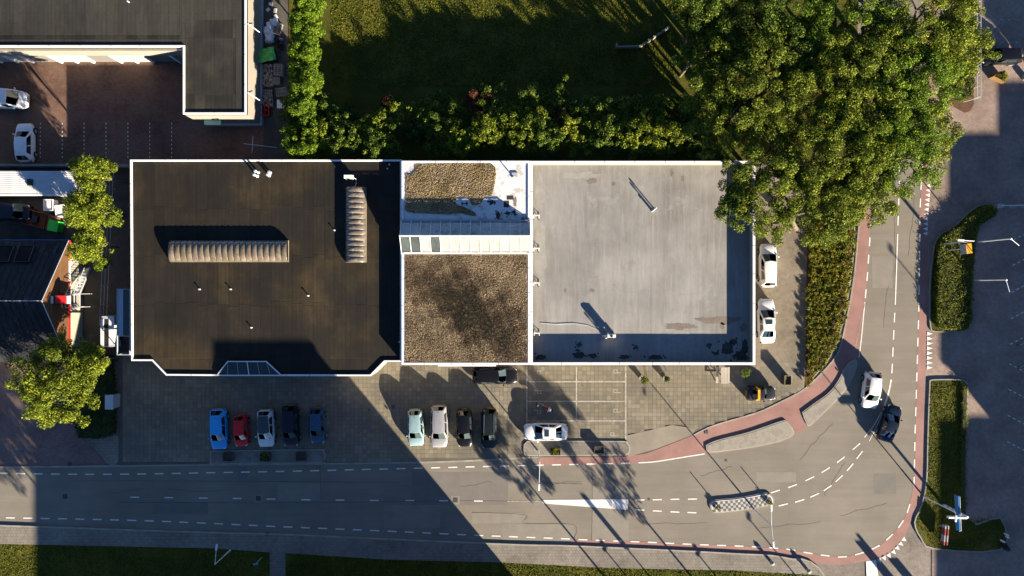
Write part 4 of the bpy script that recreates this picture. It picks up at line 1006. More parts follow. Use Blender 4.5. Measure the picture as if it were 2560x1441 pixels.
# ------------------------------------------------------------------ vehicles
tyre=M('tyre',(0.018,0.018,0.018),.85,.2,bmp=0); rimm=M('alloy_wheel',(0.5,0.5,0.52),.3,.1,metal=.8,bmp=0)
trim=M('black_trim',(0.02,0.02,0.022),.45,.2,bmp=0); lampw=glassm('headlight_glass',(0.55,0.58,0.6),.08); lampr=glassm('tail_lamp_red',(0.12,0.006,0.006),.2)
glassw=glassm('windscreen_glass',(0.045,0.070,0.074),.07)  # pale teal reflection is put into the base colour
chrome=M('chrome',(0.7,0.7,0.72),.2,.05,metal=.9,bmp=0)
plate=M('number_plate',(0.65,0.5,0.05),.5,.05,bmp=0)
CARW={}
def car(label,px,py,deg,L,Wd,pt,typ='hatch',hh=1.48,roofm=None,sunroof=False,rails=False,group=None,name='parked_car',stripe=None,cat='car'):
    """deg: photo heading, 0 = nose to the right, 90 = nose to the top"""
    c=W(px,py,.8); t=thing(name,label,cat,(c.x,c.y,0.065 if False else 0.0),math.radians(deg),group)
    zg=0.06 if cat=='car' and in_fore(c) else 0.0
    t.location.z=zg
    # profiles along x: u in -1 (rear) .. 1 (front)
    P={'hatch':dict(cowl=.52,rf=.17,rr=-.72,tail=-.92,hood=.88,deck=.93),
       'suv':dict(cowl=.53,rf=.22,rr=-.80,tail=-.95,hood=.98,deck=1.02),
       'wagon':dict(cowl=.48,rf=.14,rr=-.80,tail=-.94,hood=.88,deck=.92),
       'sedan':dict(cowl=.46,rf=.12,rr=-.42,tail=-.74,hood=.86,deck=.93),
       'van':dict(cowl=.72,rf=.52,rr=-.96,tail=-.985,hood=1.1,deck=1.2),
       'coupe':dict(cowl=.30,rf=.04,rr=-.40,tail=-.62,hood=.80,deck=.84)}[typ]
    hood,deck=P['hood'],P['deck']; hw=Wd/2; hl=L/2
    us=[-1,-.985,-.95,-.88,-.78,-.6,-.4,-.2,0,.2,.4,.55,.7,.82,.9,.95,.98,1]
    rows=[]
    for u in us:
        e=(1-abs(u)**4.6)**.5 if abs(u)<1 else 0
        w=hw*(.56+.44*e) if u>0 else hw*(.68+.32*e)
        belt=deck if u<-.1 else hood+(deck-hood)*max(0,min(1,(.45-u)/.55))
        nose=max(0,(u-.55)/.45); tl=max(0,(-u-.8)/.2)
        zt=belt-.20*nose**2.2-.10*tl**2-(.16 if abs(u)==1 else (.05 if abs(u)>.975 else 0))
        zl=.24+.05*abs(u)**6+(.12 if abs(u)==1 else 0); zm=zl+(zt-zl)*.45
        half=[(w*.93,zl),(w*1.0,zm-.08),(w*1.0,zm+.1),(w*.975,zt-.14),(w*.92,zt-.035),(w*.80,zt+.005),(w*.5,zt+.03),(w*.2,zt+.042)]
        x=u*hl
        rows.append([(x,-a,z) for a,z in half]+[(x,a,z) for a,z in half[::-1]])
    mb=MB(); mb.grid([r for r in rows])
    n=16; mb.f.append(tuple(range(n-1,-1,-1))); k=(len(us)-1)*n; mb.f.append(tuple(range(k,k+n)))
    # underside
    for j in range(len(us)-1): mb.f.append((j*n,j*n+n-1,(j+1)*n+n-1,(j+1)*n))
    mb.f=[f[::-1] for f in mb.f]
    body=mb.build('body',pt,t,smooth=38)
    # greenhouse
    xc,xf,xr,xt=P['cowl']*hl,P['rf']*hl,P['rr']*hl,P['tail']*hl
    wb,wt=hw*.90,hw*.70; zb=min(hood,deck)-.02; zbf=hood-.01; zbr=deck-.02
    if typ=='van': wt=hw*.84; wb=hw*.96
    def sec(x,f):  # cross-section half width and height at roof line
        return x
    zr=hh-.05
    top=[]; 
    xs=[xf+(xr-xf)*i/6 for i in range(7)]
    base=[xc]+[xc+(xt-xc)*i/6 for i in range(1,6)]+[xt]
    # roof: crowned grid
    rg=[]
    for i,x in enumerate(xs):
        f=i/6; wz=wt*(.93+.07*math.sin(math.pi*min(1,f*1.2+.1)))*(1-.05*f); cz=zr+.05*math.sin(math.pi*(.12+.76*f))
        rg.append([(x-(.05*(1-abs(j/4-1))*(-1 if i==0 else 0))+(.05*(1-abs(j/4-1)) if i==0 else 0),(j/4-1)*wz,cz-.045*abs(j/4-1)**3) for j in range(9)])
    rm=roofm or pt
    mb=MB().grid(rg)
    mb.build('roof',rm,t,smooth=60)
    # pillars/cabin shell
    mb=MB()
    lt=[r[8] for r in rg]; rt=[r[0] for r in rg]
    def wbase(x): return wb*(1-.10*max(0,(x/hl-.1))**1.2-.06*max(0,(-x/hl-.4)))
    lb=[(x,wbase(x),zbf if x>0 else zbr) for x in base]; rb=[(x,-wbase(x),zbf if x>0 else zbr) for x in base]
    m7=7
    mb.grid([lb,lt]); mb.grid([rt,rb])
    fr_t=rg[0]; fb=[(xc+.10*(1-abs(j/4-1)**2),(j/4-1)*wbase(xc),zbf) for j in range(9)]
    mb.grid([fr_t,fb]); 
    rr_t=rg[6]; rbk=[(xt-.05*(1-abs(j/4-1)**2),(j/4-1)*wbase(xt),zbr) for j in range(9)]
    mb.grid([rbk,rr_t])
    mb.f=[f for f in mb.f]
    mb.build('cabin',pt,t,smooth=40)
    # glass panels, proud of the shell
    def lerp(a,b,f): return tuple(a[i]+(b[i]-a[i])*f for i in range(3))
    def panel(name,Tp,Bt,f0,f1,lo,hi,d,m=glass,nx=8):
        rows=[]
        for f in (lo,(lo+hi)/2,hi):
            r=[]
            for i in range(nx+1):
                s=f0+(f1-f0)*i/nx; q=s*(len(Tp)-1); k=min(len(Tp)-2,int(q)); g=q-k
                r.append(Vector(lerp(lerp(Bt[k],Bt[k+1],g),lerp(Tp[k],Tp[k+1],g),f))+Vector(d))
            rows.append([tuple(v) for v in r])
        mb=MB().grid(rows); mb.f+= [f[::-1] for f in mb.f]; return mb.build(name,m,t,smooth=60)
    panel('windscreen',fr_t,fb,.06,.94,.06,.95,(.012,0,.014),glassw)
    rl=.12 if typ!='van' else .5
    panel('rear_window',rr_t,rbk,.09,.91,rl,.93,(-.012,0,.012))
    for s_,T_,B_ in ((1,lt,lb),(-1,rt,rb)):
        if typ=='van': panel('side_window',T_,B_,.03,.2,.1,.85,(0,.012*s_,.0),nx=3)
        else:
            panel('side_window',T_,B_,.07,.46,.08,.88,(0,.012*s_,.006),nx=4)
            panel('side_window',T_,B_,.50,.82,.08,.86,(0,.012*s_,.006),nx=4)
    if sunroof: 
        a=xf+(xr-xf)*.12; b=xf+(xr-xf)*.48; MB().box(b,-wt*.55,zr+.03,a,wt*.55,zr+.052).build('sunroof',glass,t)
    if rails:
        for s_ in (-1,1): MB().bar((xf-.1,s_*wt*.86,zr+.05),(xr+.1,s_*wt*.82,zr+.05),.04,.05).build('roof_rail',chrome,t)
    if stripe:
        MB().box(xr+.02,-wt*.96,zr+.028,xr+.26,wt*.96,zr+.06).build('roof_stripe',stripe,t)
        for s_ in (-1,1): MB().bar((xr+.14,s_*wt*.97,zr+.02),(xt+.35,s_*(wb+.012),zb+.02),.24,.02).build('side_stripe',stripe,t)
    # cowl strip, mirrors, lamps, plates, wheels
    MB().add([(xc+.02,-wb*.86,zbf+.018),(xc+.13,-wb*.5,zbf+.030),(xc+.17,0,zbf+.038),(xc+.13,wb*.5,zbf+.030),(xc+.02,wb*.86,zbf+.018),(xc-.05,wb*.84,zbf+.05),(xc+.06,0,zbf+.06),(xc-.05,-wb*.84,zbf+.05)],[(0,1,2,3,4,5,6,7)]).build('wiper_cowl',trim,t)
    for s_ in (-1,1):
        MB().lathe((xc-.22,s_*(hw+.06),zb+.06),[(.03,0),(.085,.02),(.09,.1),(.05,.15)],8).build('door_mirror',pt,t,smooth=50)
        MB().obox((hl*.9,s_*hw*.66,hood-.235),(.30,.24,.13),-s_*.45,0).build('headlight',lampw,t,bevel=.03)
        MB().obox((-hl*.955,s_*hw*.70,deck-.14),(.14,.26,.16),s_*.35).build('tail_light',lampr,t,bevel=.02)
        for ux in (.62,-.60):
            xw=ux*hl; r=.31 if typ not in('suv','van') else .35
            MB().tube((xw,s_*(hw-.02),r+.02),(xw,s_*(hw+.008),r+.02),r+.055,n=20).build('wheel_arch',trim,t)
            w_=MB().tube((xw,s_*(hw-.2),r),(xw,s_*(hw+.022),r),r,n=20).build('wheel',tyre,t,smooth=40)
            MB().tube((xw,s_*(hw+.018),r),(xw,s_*(hw+.030),r),r*.66,n=16).build('wheel_rim',rimm,w_)
        MB().obox((xf-.35,s_*(hw*.955),zb-.1),(.16,.03,.03)).build('door_handle',chrome,t)
    MB().obox((hl-.02,0,.42),(.05,.52,.12)).build('front_number_plate',plate,t)
    MB().obox((-hl+.01,0,.55),(.05,.52,.12)).build('rear_number_plate',plate,t)
    MB().obox((hl-.03,0,.60),(.06,Wd*.45,.12)).build('grille',trim,t)
    MB().lathe((xr+.2,0,zr+.03),[(.035,0),(.02,.04),(.006,.12)],6).build('aerial',trim,t)
    for u in (hl*.52,):   # bonnet shut lines
        for s_ in (-1,1): MB().bar((xc+.15,s_*hw*.70,hood+.012),(hl*.80,s_*hw*.60,hood-.05),.012,.012).build('bonnet_seam',trim,t)
    return t
def in_fore(c): return inside((c.x,c.y),FO) or inside((c.x,c.y),PL([(1840,560),(2018,560),(2010,972),(1840,950)]))
pw=paint('paint_white',(0.66,0.665,0.67)); pblk=paint('paint_black',(0.004,0.004,0.005)); pnavy=paint('paint_navy',(0.005,0.007,0.018))
pblue=paint('paint_bright_blue',(0.03,0.33,0.72)); pred=paint('paint_red',(0.60,0.006,0.012)); pteal=paint('paint_pale_teal',(0.24,0.36,0.38),.2)
psil=paint('paint_silver',(0.36,0.355,0.37),.4); psteel=paint('paint_steel_blue',(0.03,0.08,0.14),.2); pmid=paint('paint_midnight',(0.006,0.014,0.030),.1); pdg=paint('paint_dark_grey',(0.022,0.022,0.024),.2); pgreen=paint('paint_dark_slate',(0.010,0.012,0.012),.1)

car('bright blue hatchback at the left end of the shaded row',546,1073,-88,4.3,1.78,pblue)
car('small red car between the bright blue and white hatchbacks',602,1077,-88,3.3,1.5,pred,hh=1.42)
car('white hatchback with a black glass roof in the shaded row',664,1071,-88,3.95,1.78,pw,roofm=glass)
car('near black estate beside the black roofed white hatchback',726,1065,-88,4.25,1.75,pnavy,'suv',hh=1.65)
car('small steel blue hatchback at the right end of the shaded row',793,1064,-88,3.7,1.62,psteel)
car('pale teal hatchback with paper on the dashboard in the sunny row',1039,1069,-88,3.9,1.72,pteal)
car('silver crossover between the pale teal and black cars',1098,1066,-89,4.45,1.82,psil,'suv',hh=1.6)
car('black hatchback between the silver crossover and the railed car',1161,1070,-89,3.95,1.68,pblk,hh=1.55)
car('black car with bright roof rails at the right end of the sunny row',1223,1071,-90,4.2,1.74,pgreen,'suv',hh=1.6,rails=True)
car('black estate parked along the wall of the gravel roofed building',1237,939,0,4.7,1.82,pblk,'wagon',hh=1.5)
car('white saloon with sunroof parked across the marked bays',1364,1080,180,4.65,1.84,pw,'sedan',hh=1.42,sunroof=True)
car('white estate by the grey roof wall, nearest the big trees',1921,663,90,4.6,1.84,pw,'wagon',hh=1.5)
car('white saloon with sunroof by the east wall of the grey roofed building',1917,802,91,4.7,1.82,pw,'sedan',hh=1.42,sunroof=True)
car('tiny dark car with an orange roof stripe near the planter',1903,984,0,3.05,1.5,pdg,'coupe',hh=1.45,stripe=orangep)
car('white car driving round the bend',2180,976,-97,3.85,1.78,pw,'hatch',hh=1.55,name='moving_car')
car('dark blue car driving round the bend',2226,1059,72,3.95,1.72,pmid,'sedan',hh=1.45,name='moving_car')
car('white hatchback alone in the red brick yard',60,356,91,4.1,1.82,pw,roofm=None)
car('white panel van at the left edge of the brick yard',0,247,-2,5.6,2.0,pw,'van',hh=2.1,cat='van',name='parked_van')
car('glossy black car nosing under the trees at the top right',2505,139,180,4.2,1.72,pblk,'hatch')
car('dark blue van in the shade beside the rusty trailer',18,529,-2,5.0,1.9,pnavy,'van',hh=1.95,cat='van',name='parked_van')
# sheet of paper on the teal car dashboard is left to its windscreen
# rusty flatbed trailer
tr=thing('rusty_trailer','rusty brown open trailer parked between the blue van and green bin','trailer',W(118,553,0),math.radians(-14))
rusty=M('rusty_steel',(0.16,0.05,0.02),.85,.35,1.5,9)
MB().box(-2.0,-.8,.55,.5,.8,.65).build('bed',rusty,tr)
for a in ((-2.0,-.8,.5,-.74),(-2.0,.74,.5,.8)): MB().box(a[0],a[1],.65,a[2],a[3],1.0).build('side_board',rusty,tr)
MB().box(-2.06,-.8,.65,-2.0,.8,1.0).build('tail_board',rusty,tr); MB().box(.5,-.8,.65,.56,.8,1.1).build('head_board',rusty,tr)
MB().box(.7,-.75,.5,1.7,.75,1.1).build('cab',rusty,tr,bevel=.08); MB().box(-1.0,-.35,.65,-.4,.35,1.0).build('spare_wheel_box',dark,tr)
for sx in (-1.4,1.2):
    for sy in (-.82,.82): MB().tube((sx,sy-.1,.33),(sx,sy+.1,.33),.33,n=16).build('wheel',tyre,tr)
# ------------------------------------------------------------------ skips, bins, crates, pallets
gb=thing('green_bin','bright green wheeled container with a lid by the rusty trailer','bin',W(151,567,0),math.radians(-12))
MB().box(-.5,-.55,.15,.5,.55,1.1).build('body',greenp,gb,bevel=.05); MB().box(-.53,-.58,1.1,.53,.58,1.2).build('lid',M('green_lid',(0.05,0.55,0.05),.4,.1),gb,bevel=.03)
for sx in (-.4,.4):
    for sy in (-.45,.45): MB().tube((sx,sy-.04,.08),(sx,sy+.04,.08),.08,n=10).build('wheel',rubber,gb)
def ibc(px,py,rz,label):
    t=thing('white_crate',label,'crate',W(px,py,.8),rz); t.location.z=-.03
    MB().box(-.48,-.58,.12,.48,.58,.95).build('body',M('white_plastic',(0.62,0.62,0.63),.5,.1),t,bevel=.04)
    rim(MB(),[(-.5,-.6),(.5,-.6),(.5,.6),(-.5,.6)],.06,.95,1.02).build('rim',whitep,t)
    rim(MB(),[(-.36,-.46),(.36,-.46),(.36,.46),(-.36,.46)],.03,.95,.965).build('lid_seam',plinth,t)
    MB().box(-.5,-.6,0,.5,.6,.12).build('pallet_base',wood,t)
ibc(123,513,0,'white lidded crate under the white shed gutter'); ibc(152,527,.14,'white lidded crate leaning toward the leafy tree')
dg=thing('green_skip','crumpled green tarpaulin covered container beside the garage wall','container',W(667,140,.5),math.radians(12)); dg.location.z=-.03
MB().box(-.95,-.65,.0,.95,.65,.85).build('body',dark,dg,bevel=.04)
rows=[]
for i in range(13):
    rows.append([(-1.0+i*2/12,-.7+j*1.4/8,1.0+.05*math.sin(i*1.3+j)+.04*math.sin(j*1.7-i*.6)-(.12 if j in(0,8) or i in(0,12) else 0)) for j in range(9)])
MB().grid(rows).build('tarpaulin',M('green_tarpaulin',(0.05,0.34,0.07),.35,.3,2,8),dg,smooth=30)
def pallet(px,py,rz,label,n=1,w=.8,l=1.2,m=wood):
    t=thing('wooden_pallet',label,'pallet',W(px,py,.2*n),rz); t.location.z=-.035
    for k in range(n):
        z=.15*k
        for s in (-1,0,1): MB().box(-l/2,s*(w/2-.05)-.05,z,l/2,s*(w/2-.05)+.05,z+.1).build('bearer',m,t)
        nb=6
        for i in range(nb): MB().box(-l/2+i*(l-.1)/(nb-1),-w/2,z+.102,-l/2+.1+i*(l-.1)/(nb-1),w/2,z+.125).build('board',m,t)
    return t
pallet(692,70,1.3,'upright grey pallet leaning on the white sacks',2)
pallet(692,171,1.57,'tall stack of grey pallets right of the green skip',5,.9,1.2)
pallet(687,200,0.0,'single pale pallet between the pallet stacks',3,.8,.9)
pallet(665,232,-.05,'wide pallet lying over the firewood near the red crate',2,.8,1.15)
pallet(701,228,.15,'worn brown pallet stack next to the hedge corner',4,.9,1.15)
rc=thing('red_crate','open red crate divided in four at the garage corner','crate',W(662,275,.5)); rc.location.z=-.035
for sy in (-.6,-.02,.56): MB().box(-.45,sy,0,.45,sy+.05,.6).build('cross_wall',M('faded_red_plastic',(0.42,0.03,0.02),.5,.15),rc)
for sx in (-.45,-.02,.41): MB().box(sx,-.545,0.0,sx+.04,.555,.59).build('side_wall',redp,rc)
MB().box(-.44,-.59,.02,.44,.6,.06).build('floor',dark,rc)
wt=thing('white_board_top','blank white table top standing by the hedge corner','table',W(703,260,.7)); wt.location.z=-.035
MB().box(-.45,-.45,.68,.45,.45,.73).build('table_top',whitep,wt)
for sx in (-.4,.4):
    for sy in (-.4,.4): MB().bar((sx,sy,0),(sx,sy,.68),.05).build('leg',steel,wt)
sack=M('white_sack',(0.55,0.58,0.68),.6,.15,2,6)
def sackobj(px,py,label,s=.9,rz=0):
    c=W(px,py,.4); t=MB(); rows=[]
    for i in range(9):
        r=[]
        for j in range(9):
            x,y=(i/4-1),(j/4-1); z=.75*(1-max(abs(x),abs(y))**6)*(1-.12*math.sin(5*x+3*y+px)) ; r.append((x*s/2,y*s/2,z))
        rows.append(r)
    t.grid(rows); o=t.build('builders_sack',sack,smooth=60); o.location=(c.x,c.y,-.035); o.rotation_euler=(0,0,rz); tag(o,label,'sack')
sackobj(684,55,'white builders sack, topmost of the heap beside the grey pallet',.8,.3); sackobj(674,62,'pale lilac sack in the middle of the white heap',.7,.1); sackobj(669,76,'big white sack left of the leaning grey pallet',.95,.05); sackobj(672,94,'square white sack at the bottom of the heap',.95,-.05)
for i,(x,y,l) in enumerate(((677,10,'white paper scrap nearest the top edge of the dark yard'),(670,24,'white paper scrap close to the garage wall'),(688,26,'creased white scrap next to the hedge side of the yard'),(690,41,'small white scrap just above the sacks'),(701,99,'white offcut beside the round tyre pile'))):
    c=W(x,y,0); o=MB().obox((0,0,.03),(.42,.32,.05),i*.7).build('paper_scrap',whitep); o.location=(c.x,c.y,-.03); tag(o,l,'litter')
ty=thing('tyre_pile','dark pile of old tyres below the sacks','tyres',W(697,108,0)); ty.location.z=-.035
for k,(dx,dy,z) in enumerate(((0,0,.1),(.1,.05,.3),(-.5,.2,.1),(.25,-.4,.1))):
    pr=[]; mb=MB(); rows=[]
    for i in range(17):
        a=i/16*6.283; rows.append([(dx+math.cos(a)*(.27+.1*math.cos(b)),dy+math.sin(a)*(.27+.1*math.cos(b)),z+.1*math.sin(b)) for b in [j/8*6.283 for j in range(9)]])
    mb.grid(rows).build('tyre',rubber,ty,smooth=60)
def woodpile(px,py,label,w=1.1,l=1.1,n=70):
    t=thing('firewood_pile',label,'firewood',W(px,py,.3)); t.location.z=-.035; rr=random.Random(px)
    mb=MB()
    for i in range(n):
        a=rr.random()*3.14; x,y,z=rr.uniform(-w/2,w/2),rr.uniform(-l/2,l/2),rr.uniform(.35,.55); d=Vector((math.cos(a),math.sin(a),rr.uniform(-.3,.3)))*.18
        mb.tube(Vector((x,y,z))-d,Vector((x,y,z))+d,.04,n=5)
    mb.build('log',M('split_log',(0.25,0.22,0.19),.85,.3,island=.9),t,kind='stuff')
    rim(MB(),[(-w/2-.05,-l/2-.05),(w/2+.05,-l/2-.05),(w/2+.05,l/2+.05),(-w/2-.05,l/2+.05)],.04,0,.4).build('box',wood,t)
woodpile(666,176,'box of split firewood below the green skip'); woodpile(668,203,'box of dark firewood left of the single pale pallet'); woodpile(668,253,'box of firewood just above the red crate')
hs2=thing('garden_frame','dark metal clothes frame with two arms at the yard end','frame',W(645,370,0))
MB().bar((0,0,-.03),(0,0,1.8),.06).build('post',steel,hs2)
MB().bar((-.9,.1,1.75),(2.6,-.3,1.75),.04).build('arm',steel,hs2); MB().bar((0,-.9,1.7),(.1,.9,1.7),.04).build('arm',steel,hs2)
pallet(238,645,.1,'pale slatted pallet at the foot of the leafy alley tree',2,.75,.9,M('pale_wood',(0.42,0.42,0.42),.7,.15))
# ------------------------------------------------------------------ street furniture
def lamp(bx,by,z,arms,label,group='street lamps'):
    b=W(bx,by,0); t=thing('street_lamp',label,'street lamp',b,0,group); 
    MB().tube(b+Vector((0,0,-.03)),b+Vector((0,0,1.0)),.09,.08,10).tube(b+Vector((0,0,1.0)),b+Vector((0,0,z)),.065,.045,10).build('pole',whitep,t,world=True,smooth=40)
    T=b+Vector((0,0,z))
    for (ax,ay) in arms:
        e=W(ax,ay,z+.15); d=(e-T); d.z=0; u=d.normalized(); h0=e-u*.62
        MB().tube(T,h0+Vector((0,0,-.03)),.035,.03,8).build('arm',whitep,t,world=True)
        mb=MB(); mb.obox(tuple((h0+e)/2),(.66,.20,.10),math.atan2(u.y,u.x)); mb.build('lamp_head',whitep,t,world=True,bevel=.03)
    return t
lamp(1345,1126,4.7,[(1347,1226)],'street lamp reaching over the road from the planter island')
lamp(1885,1273,4.9,[(1928,1262),(1934,1369)],'two armed street lamp rising from the chequered island')
lamp(577,1374,3.9,[(542,1361)],'street lamp in the shaded grass left of the garden path')
lamp(2350,611,5.4,[(2394,600)],'street lamp standing in the tall hedge by the yellow board')
lamp(2309,1241,5.2,[(2389,1304)],'street lamp by the kerb near the striped mast')
for bx,by,ax,ay,z,l in ((2433,606,2548,614,5.5,'white lamp post leaning arm over the car park, beside the hedge top'),(2427,701,2524,730,5.2,'white lamp post over the car park, beside the hedge middle')):
    b=W(bx,by,0); t=thing('lamp_post',l,'lamp post',b,0); T=b+Vector((0,0,z))
    MB().tube(b,T,.07,.055,10).build('pole',whitep,t,world=True); e=W(ax,ay,z-.2)
    MB().tube(T,e,.028,n=6).build('arm',whitep,t,world=True); MB().lathe(tuple(T),[(.1,-.05),(.12,.05),(.05,.12)],10).build('cap',whitep,t,world=True)
# car park boom near the hedge end
t=thing('barrier','grey car park barrier arm at the pointed end of the hedge','barrier',W(2487,517,0)); o=t.location
MB().box(o.x-.25,o.y-.2,-.03,o.x+.3,o.y+.2,1.0).build('cabinet',cladd,t,world=True,bevel=.03); MB().bar((o.x,o.y,.95),(o.x+4.5,o.y+.1,1.05),.08,.10).build('boom',whitep,t,world=True)
MB().bar((o.x+1.5,o.y-.05,.03),(o.x+6,o.y+.05,.03),.25,.03).build('ground_strip',concrete,t,world=True)
# small blue round sign in the grass
t=thing('round_sign','small blue disc sign on a thin post in the dark grass','sign',W(655,1393,0)); o=t.location; 
MB().bar(tuple(o),(o.x,o.y,1.75),.05).build('post',steel,t,world=True); MB().tube((o.x,o.y-.02,1.7),(o.x,o.y-.12,1.76),.3,n=18).build('sign_plate',bluep,t,world=True)
# yellow board
t=thing('yellow_board','orange yellow board on a post above the hedge','sign',W(2375,612,0)); o=t.location; a=W(2415,622,3.3)
MB().bar((a.x-.1,a.y,-.02),(a.x-.1,a.y,3.7),.07).build('post',steel,t,world=True)
MB().obox((a.x,a.y,3.35),(.55,1.0,.9),.12).build('board',orangep,t,world=True); MB().obox((a.x-.30,a.y-.04,3.35),(.04,1.04,.95),.12).build('frame',cladd,t,world=True)
# striped mast with blue and white sign boxes
t=thing('striped_sign_mast','banded mast carrying crossed blue and white sign boxes over the lawn','sign mast',W(2357,1262,0)); o=t.location
b0=Vector((o.x,o.y,0)); zt=4.0
for k in range(10):
    MB().tube(b0+Vector((0,0,zt*k/10)),b0+Vector((0,0,zt*(k+1)/10)),.17-.005*k,.165-.005*k,14).build('mast_band',whitep if k%2 else cladd,t,world=True,smooth=40)
c=W(2391,1281,3.2)
def sbox(c,d,m,nm,rz=0): return MB().obox(tuple(c),d,rz).build(nm,m,t,world=True,bevel=.03)
sbox(Vector((c.x,c.y,3.35)),(.15,3.6,.55),bluep,'long_sign_box',.04); sbox(Vector((c.x+.14,c.y,3.35)),(.07,3.5,.58),whitep,'long_sign_face',.04)
c2=W(2394,1294,4.0); sbox(Vector((c2.x,c2.y,3.9)),(1.9,.2,.35),whitep,'cross_sign_box',-.02)
MB().bar(b0+Vector((0,0,3.7)),Vector((c.x,c.y,3.5)),.10).build('bracket',steel,t,world=True)
# red and white barrier boards
t=thing('barrier_boards','pair of red and white striped boards standing in the dark grass','barrier',W(2350,1331,0)); o=t.location
for dx in (-.16,.14):
    for k in range(6):
        y=-1.0+k*.34; MB().box(dx-.05+(k*.03),y,.45,dx+.05+(k*.03),y+.335,1.0).build('board_band',M('faded_red_board',(0.22,0.03,0.025),.6,.1) if k%3==0 or k==4 else cladd,t)
    for y in (-.8,.8): MB().bar((dx+.08,y,.05),(dx+.08,y,.5),.06).build('leg',steel,t)
t=thing('utility_cluster','small cluster of black and white posts at the grass corner','posts',W(2507,1366,0)); 
for i,(dx,dy,h,m_) in enumerate(((0,0,.9,dark),(-.3,.7,.7,whitep),(.1,1.4,.7,whitep),(.25,1.1,.6,whitep),(-.1,.35,.6,dark))): MB().obox((dx,dy,h/2),(.34 if m_ is dark else .14,.34 if m_ is dark else .14,h),.5).build('post',m_,t)
# bollards on the pavement in the bottom right
for i,(x,y,l) in enumerate(((1927,1404,'round headed bollard on the pavement just below the lamp'),(2018,1424,'round headed bollard near the pavement end'))):
    b=W(x,y,.1); t=thing('bollard',l,'bollard',(b.x,b.y,.11),0,'bollards on the south pavement'); MB().lathe((0,0,0),[(.16,0),(.16,.35),(.22,.4),(.22,.55),(.1,.62)],14).build('shaft',concrete,t,smooth=40); MB().lathe((0,0,.61),[(.1,0),(.03,.05)],12).build('cap',steel,t)
# chequered traffic island
isl=[(1777,1250),(1800,1247),(1833,1244.5),(1870,1239),(1908,1231.5),(1922,1233),(1931,1241),(1934,1252),(1929,1262),(1905,1267),(1882,1271.5),(1833,1278.5),(1795,1281.5),(1782,1280),(1775,1270),(1774,1258)]
I=spline(PL(isl+[isl[0]]),3)[:-1]
io=struct('traffic_island',MB().prism(I,-.03,.13),kerbm)
rim(MB(),offset_poly(I,.14)[1],.10,.1,.165).build('inner_kerb',white,io)
mid=spline(PL([(1783,1266.5),(1810,1264.5),(1840,1261.5),(1870,1257.5),(1900,1252),(1924,1247)]),10)
tw=M('white_tile',(0.36,0.345,0.315),.7,.15,tone=.25); tb=M('black_tile',(0.085,0.083,0.085),.7,.15,tone=.2); ts=.27
acc=0; col=0; nxt=.05
for a,b in zip(mid[:-1],mid[1:]):
    a,b=Vector(a),Vector(b); l=(b-a).length; d=(b-a).normalized(); nn=Vector((-d.y,d.x))
    while nxt<=acc+l:
        c=a+d*(nxt-acc)
        for r in range(4):
            p=c+nn*((r-1.5)*ts); MB().obox((p.x,p.y,.15),(ts-.012,ts-.012,.05+R.uniform(0,.004)),math.atan2(d.y,d.x)).build('chequer_tile',tw if (col+r)%2 else tb,io)
        nxt+=ts; col+=1
    acc+=l
for i,(x,y,l) in enumerate(((1794,1267,'slim reflector post with flowers at the left end of the chequered island'),(1921,1254,'slim reflector post with flowers at the right end of the chequered island'))):
    b=W(x,y,.17); t=thing('island_post',l,'post',(b.x,b.y,.17)); MB().tube((0,.15,-.02),(0,.15,1.05),.05,.045,10).build('post',dark,t)
    cl,ra=crown_clumps((0,-.05,.12),.3,.14,10,.13,i+3); V,F=leaf_cloud(cl,ra,26,.10,seed=i); np_mesh('flowers',V,F,leaf_o,t)
# kerbed planter islands
planterm=M('dark_planter_wood',(0.07,0.06,0.05),.8,.3)
for (pts,spots,tagx) in (([(1309,1112),(1316,1104),(1330,1101.5),(1440,1101.5),(1555,1102),(1568,1106),(1575,1117),(1574,1129),(1567,1137),(1550,1138),(1400,1139),(1322,1139),(1311,1135),(1309,1125)],[(1388,1126,1),(1497,1123,0)],'sunny'),([(526,1126),(600,1124.5),(800,1122),(811,1126),(815,1140),(811,1154),(800,1158),(600,1159),(532,1160),(526,1153)],[(574,1141,0),(666,1141,2),(755,1140,0)],'shaded')):
    P=spline(PL(pts+[pts[0]]),2)[:-1]; o=struct('planter_island',MB().prism(P,-.02,.16),kerbm); struct('island_top',MB().prism(offset_poly(P,.12)[1],.1,.168),walk_m,parent=o)
    for k,(x,y,f) in enumerate(spots):
        lb={('sunny',0):'timber planter with yellow flowers below the white saloon',('sunny',1):'empty dark planter at the right of the sunny kerb island',('shaded',0):'dark planter on the shaded island under the red car',('shaded',1):'weedy planter on the shaded island under the white hatchback',('shaded',2):'dark planter on the shaded island under the steel blue car'}[(tagx,k)]
        b=W(x,y,.17); t=thing('planter_box',lb,'planter',(b.x,b.y,.17),0,'planter boxes on the kerb islands')
        rim(MB(),[(-.52,-.4),(.52,-.4),(.52,.4),(-.52,.4)],.05,0,.5).build('box_side',planterm,t); MB().box(-.47,-.35,.02,.47,.35,.38).build('soil',M('soil',(0.05,0.04,0.03),.95,.3),t)
        if f:
            cl,ra=crown_clumps((0,0,.45),.42,.15,16,.14,k+int(x)); V,F=leaf_cloud(cl,ra,34,.10,seed=k+5); np_mesh('flowers',V,F,leaf_o if f==1 else leaf_h,t)
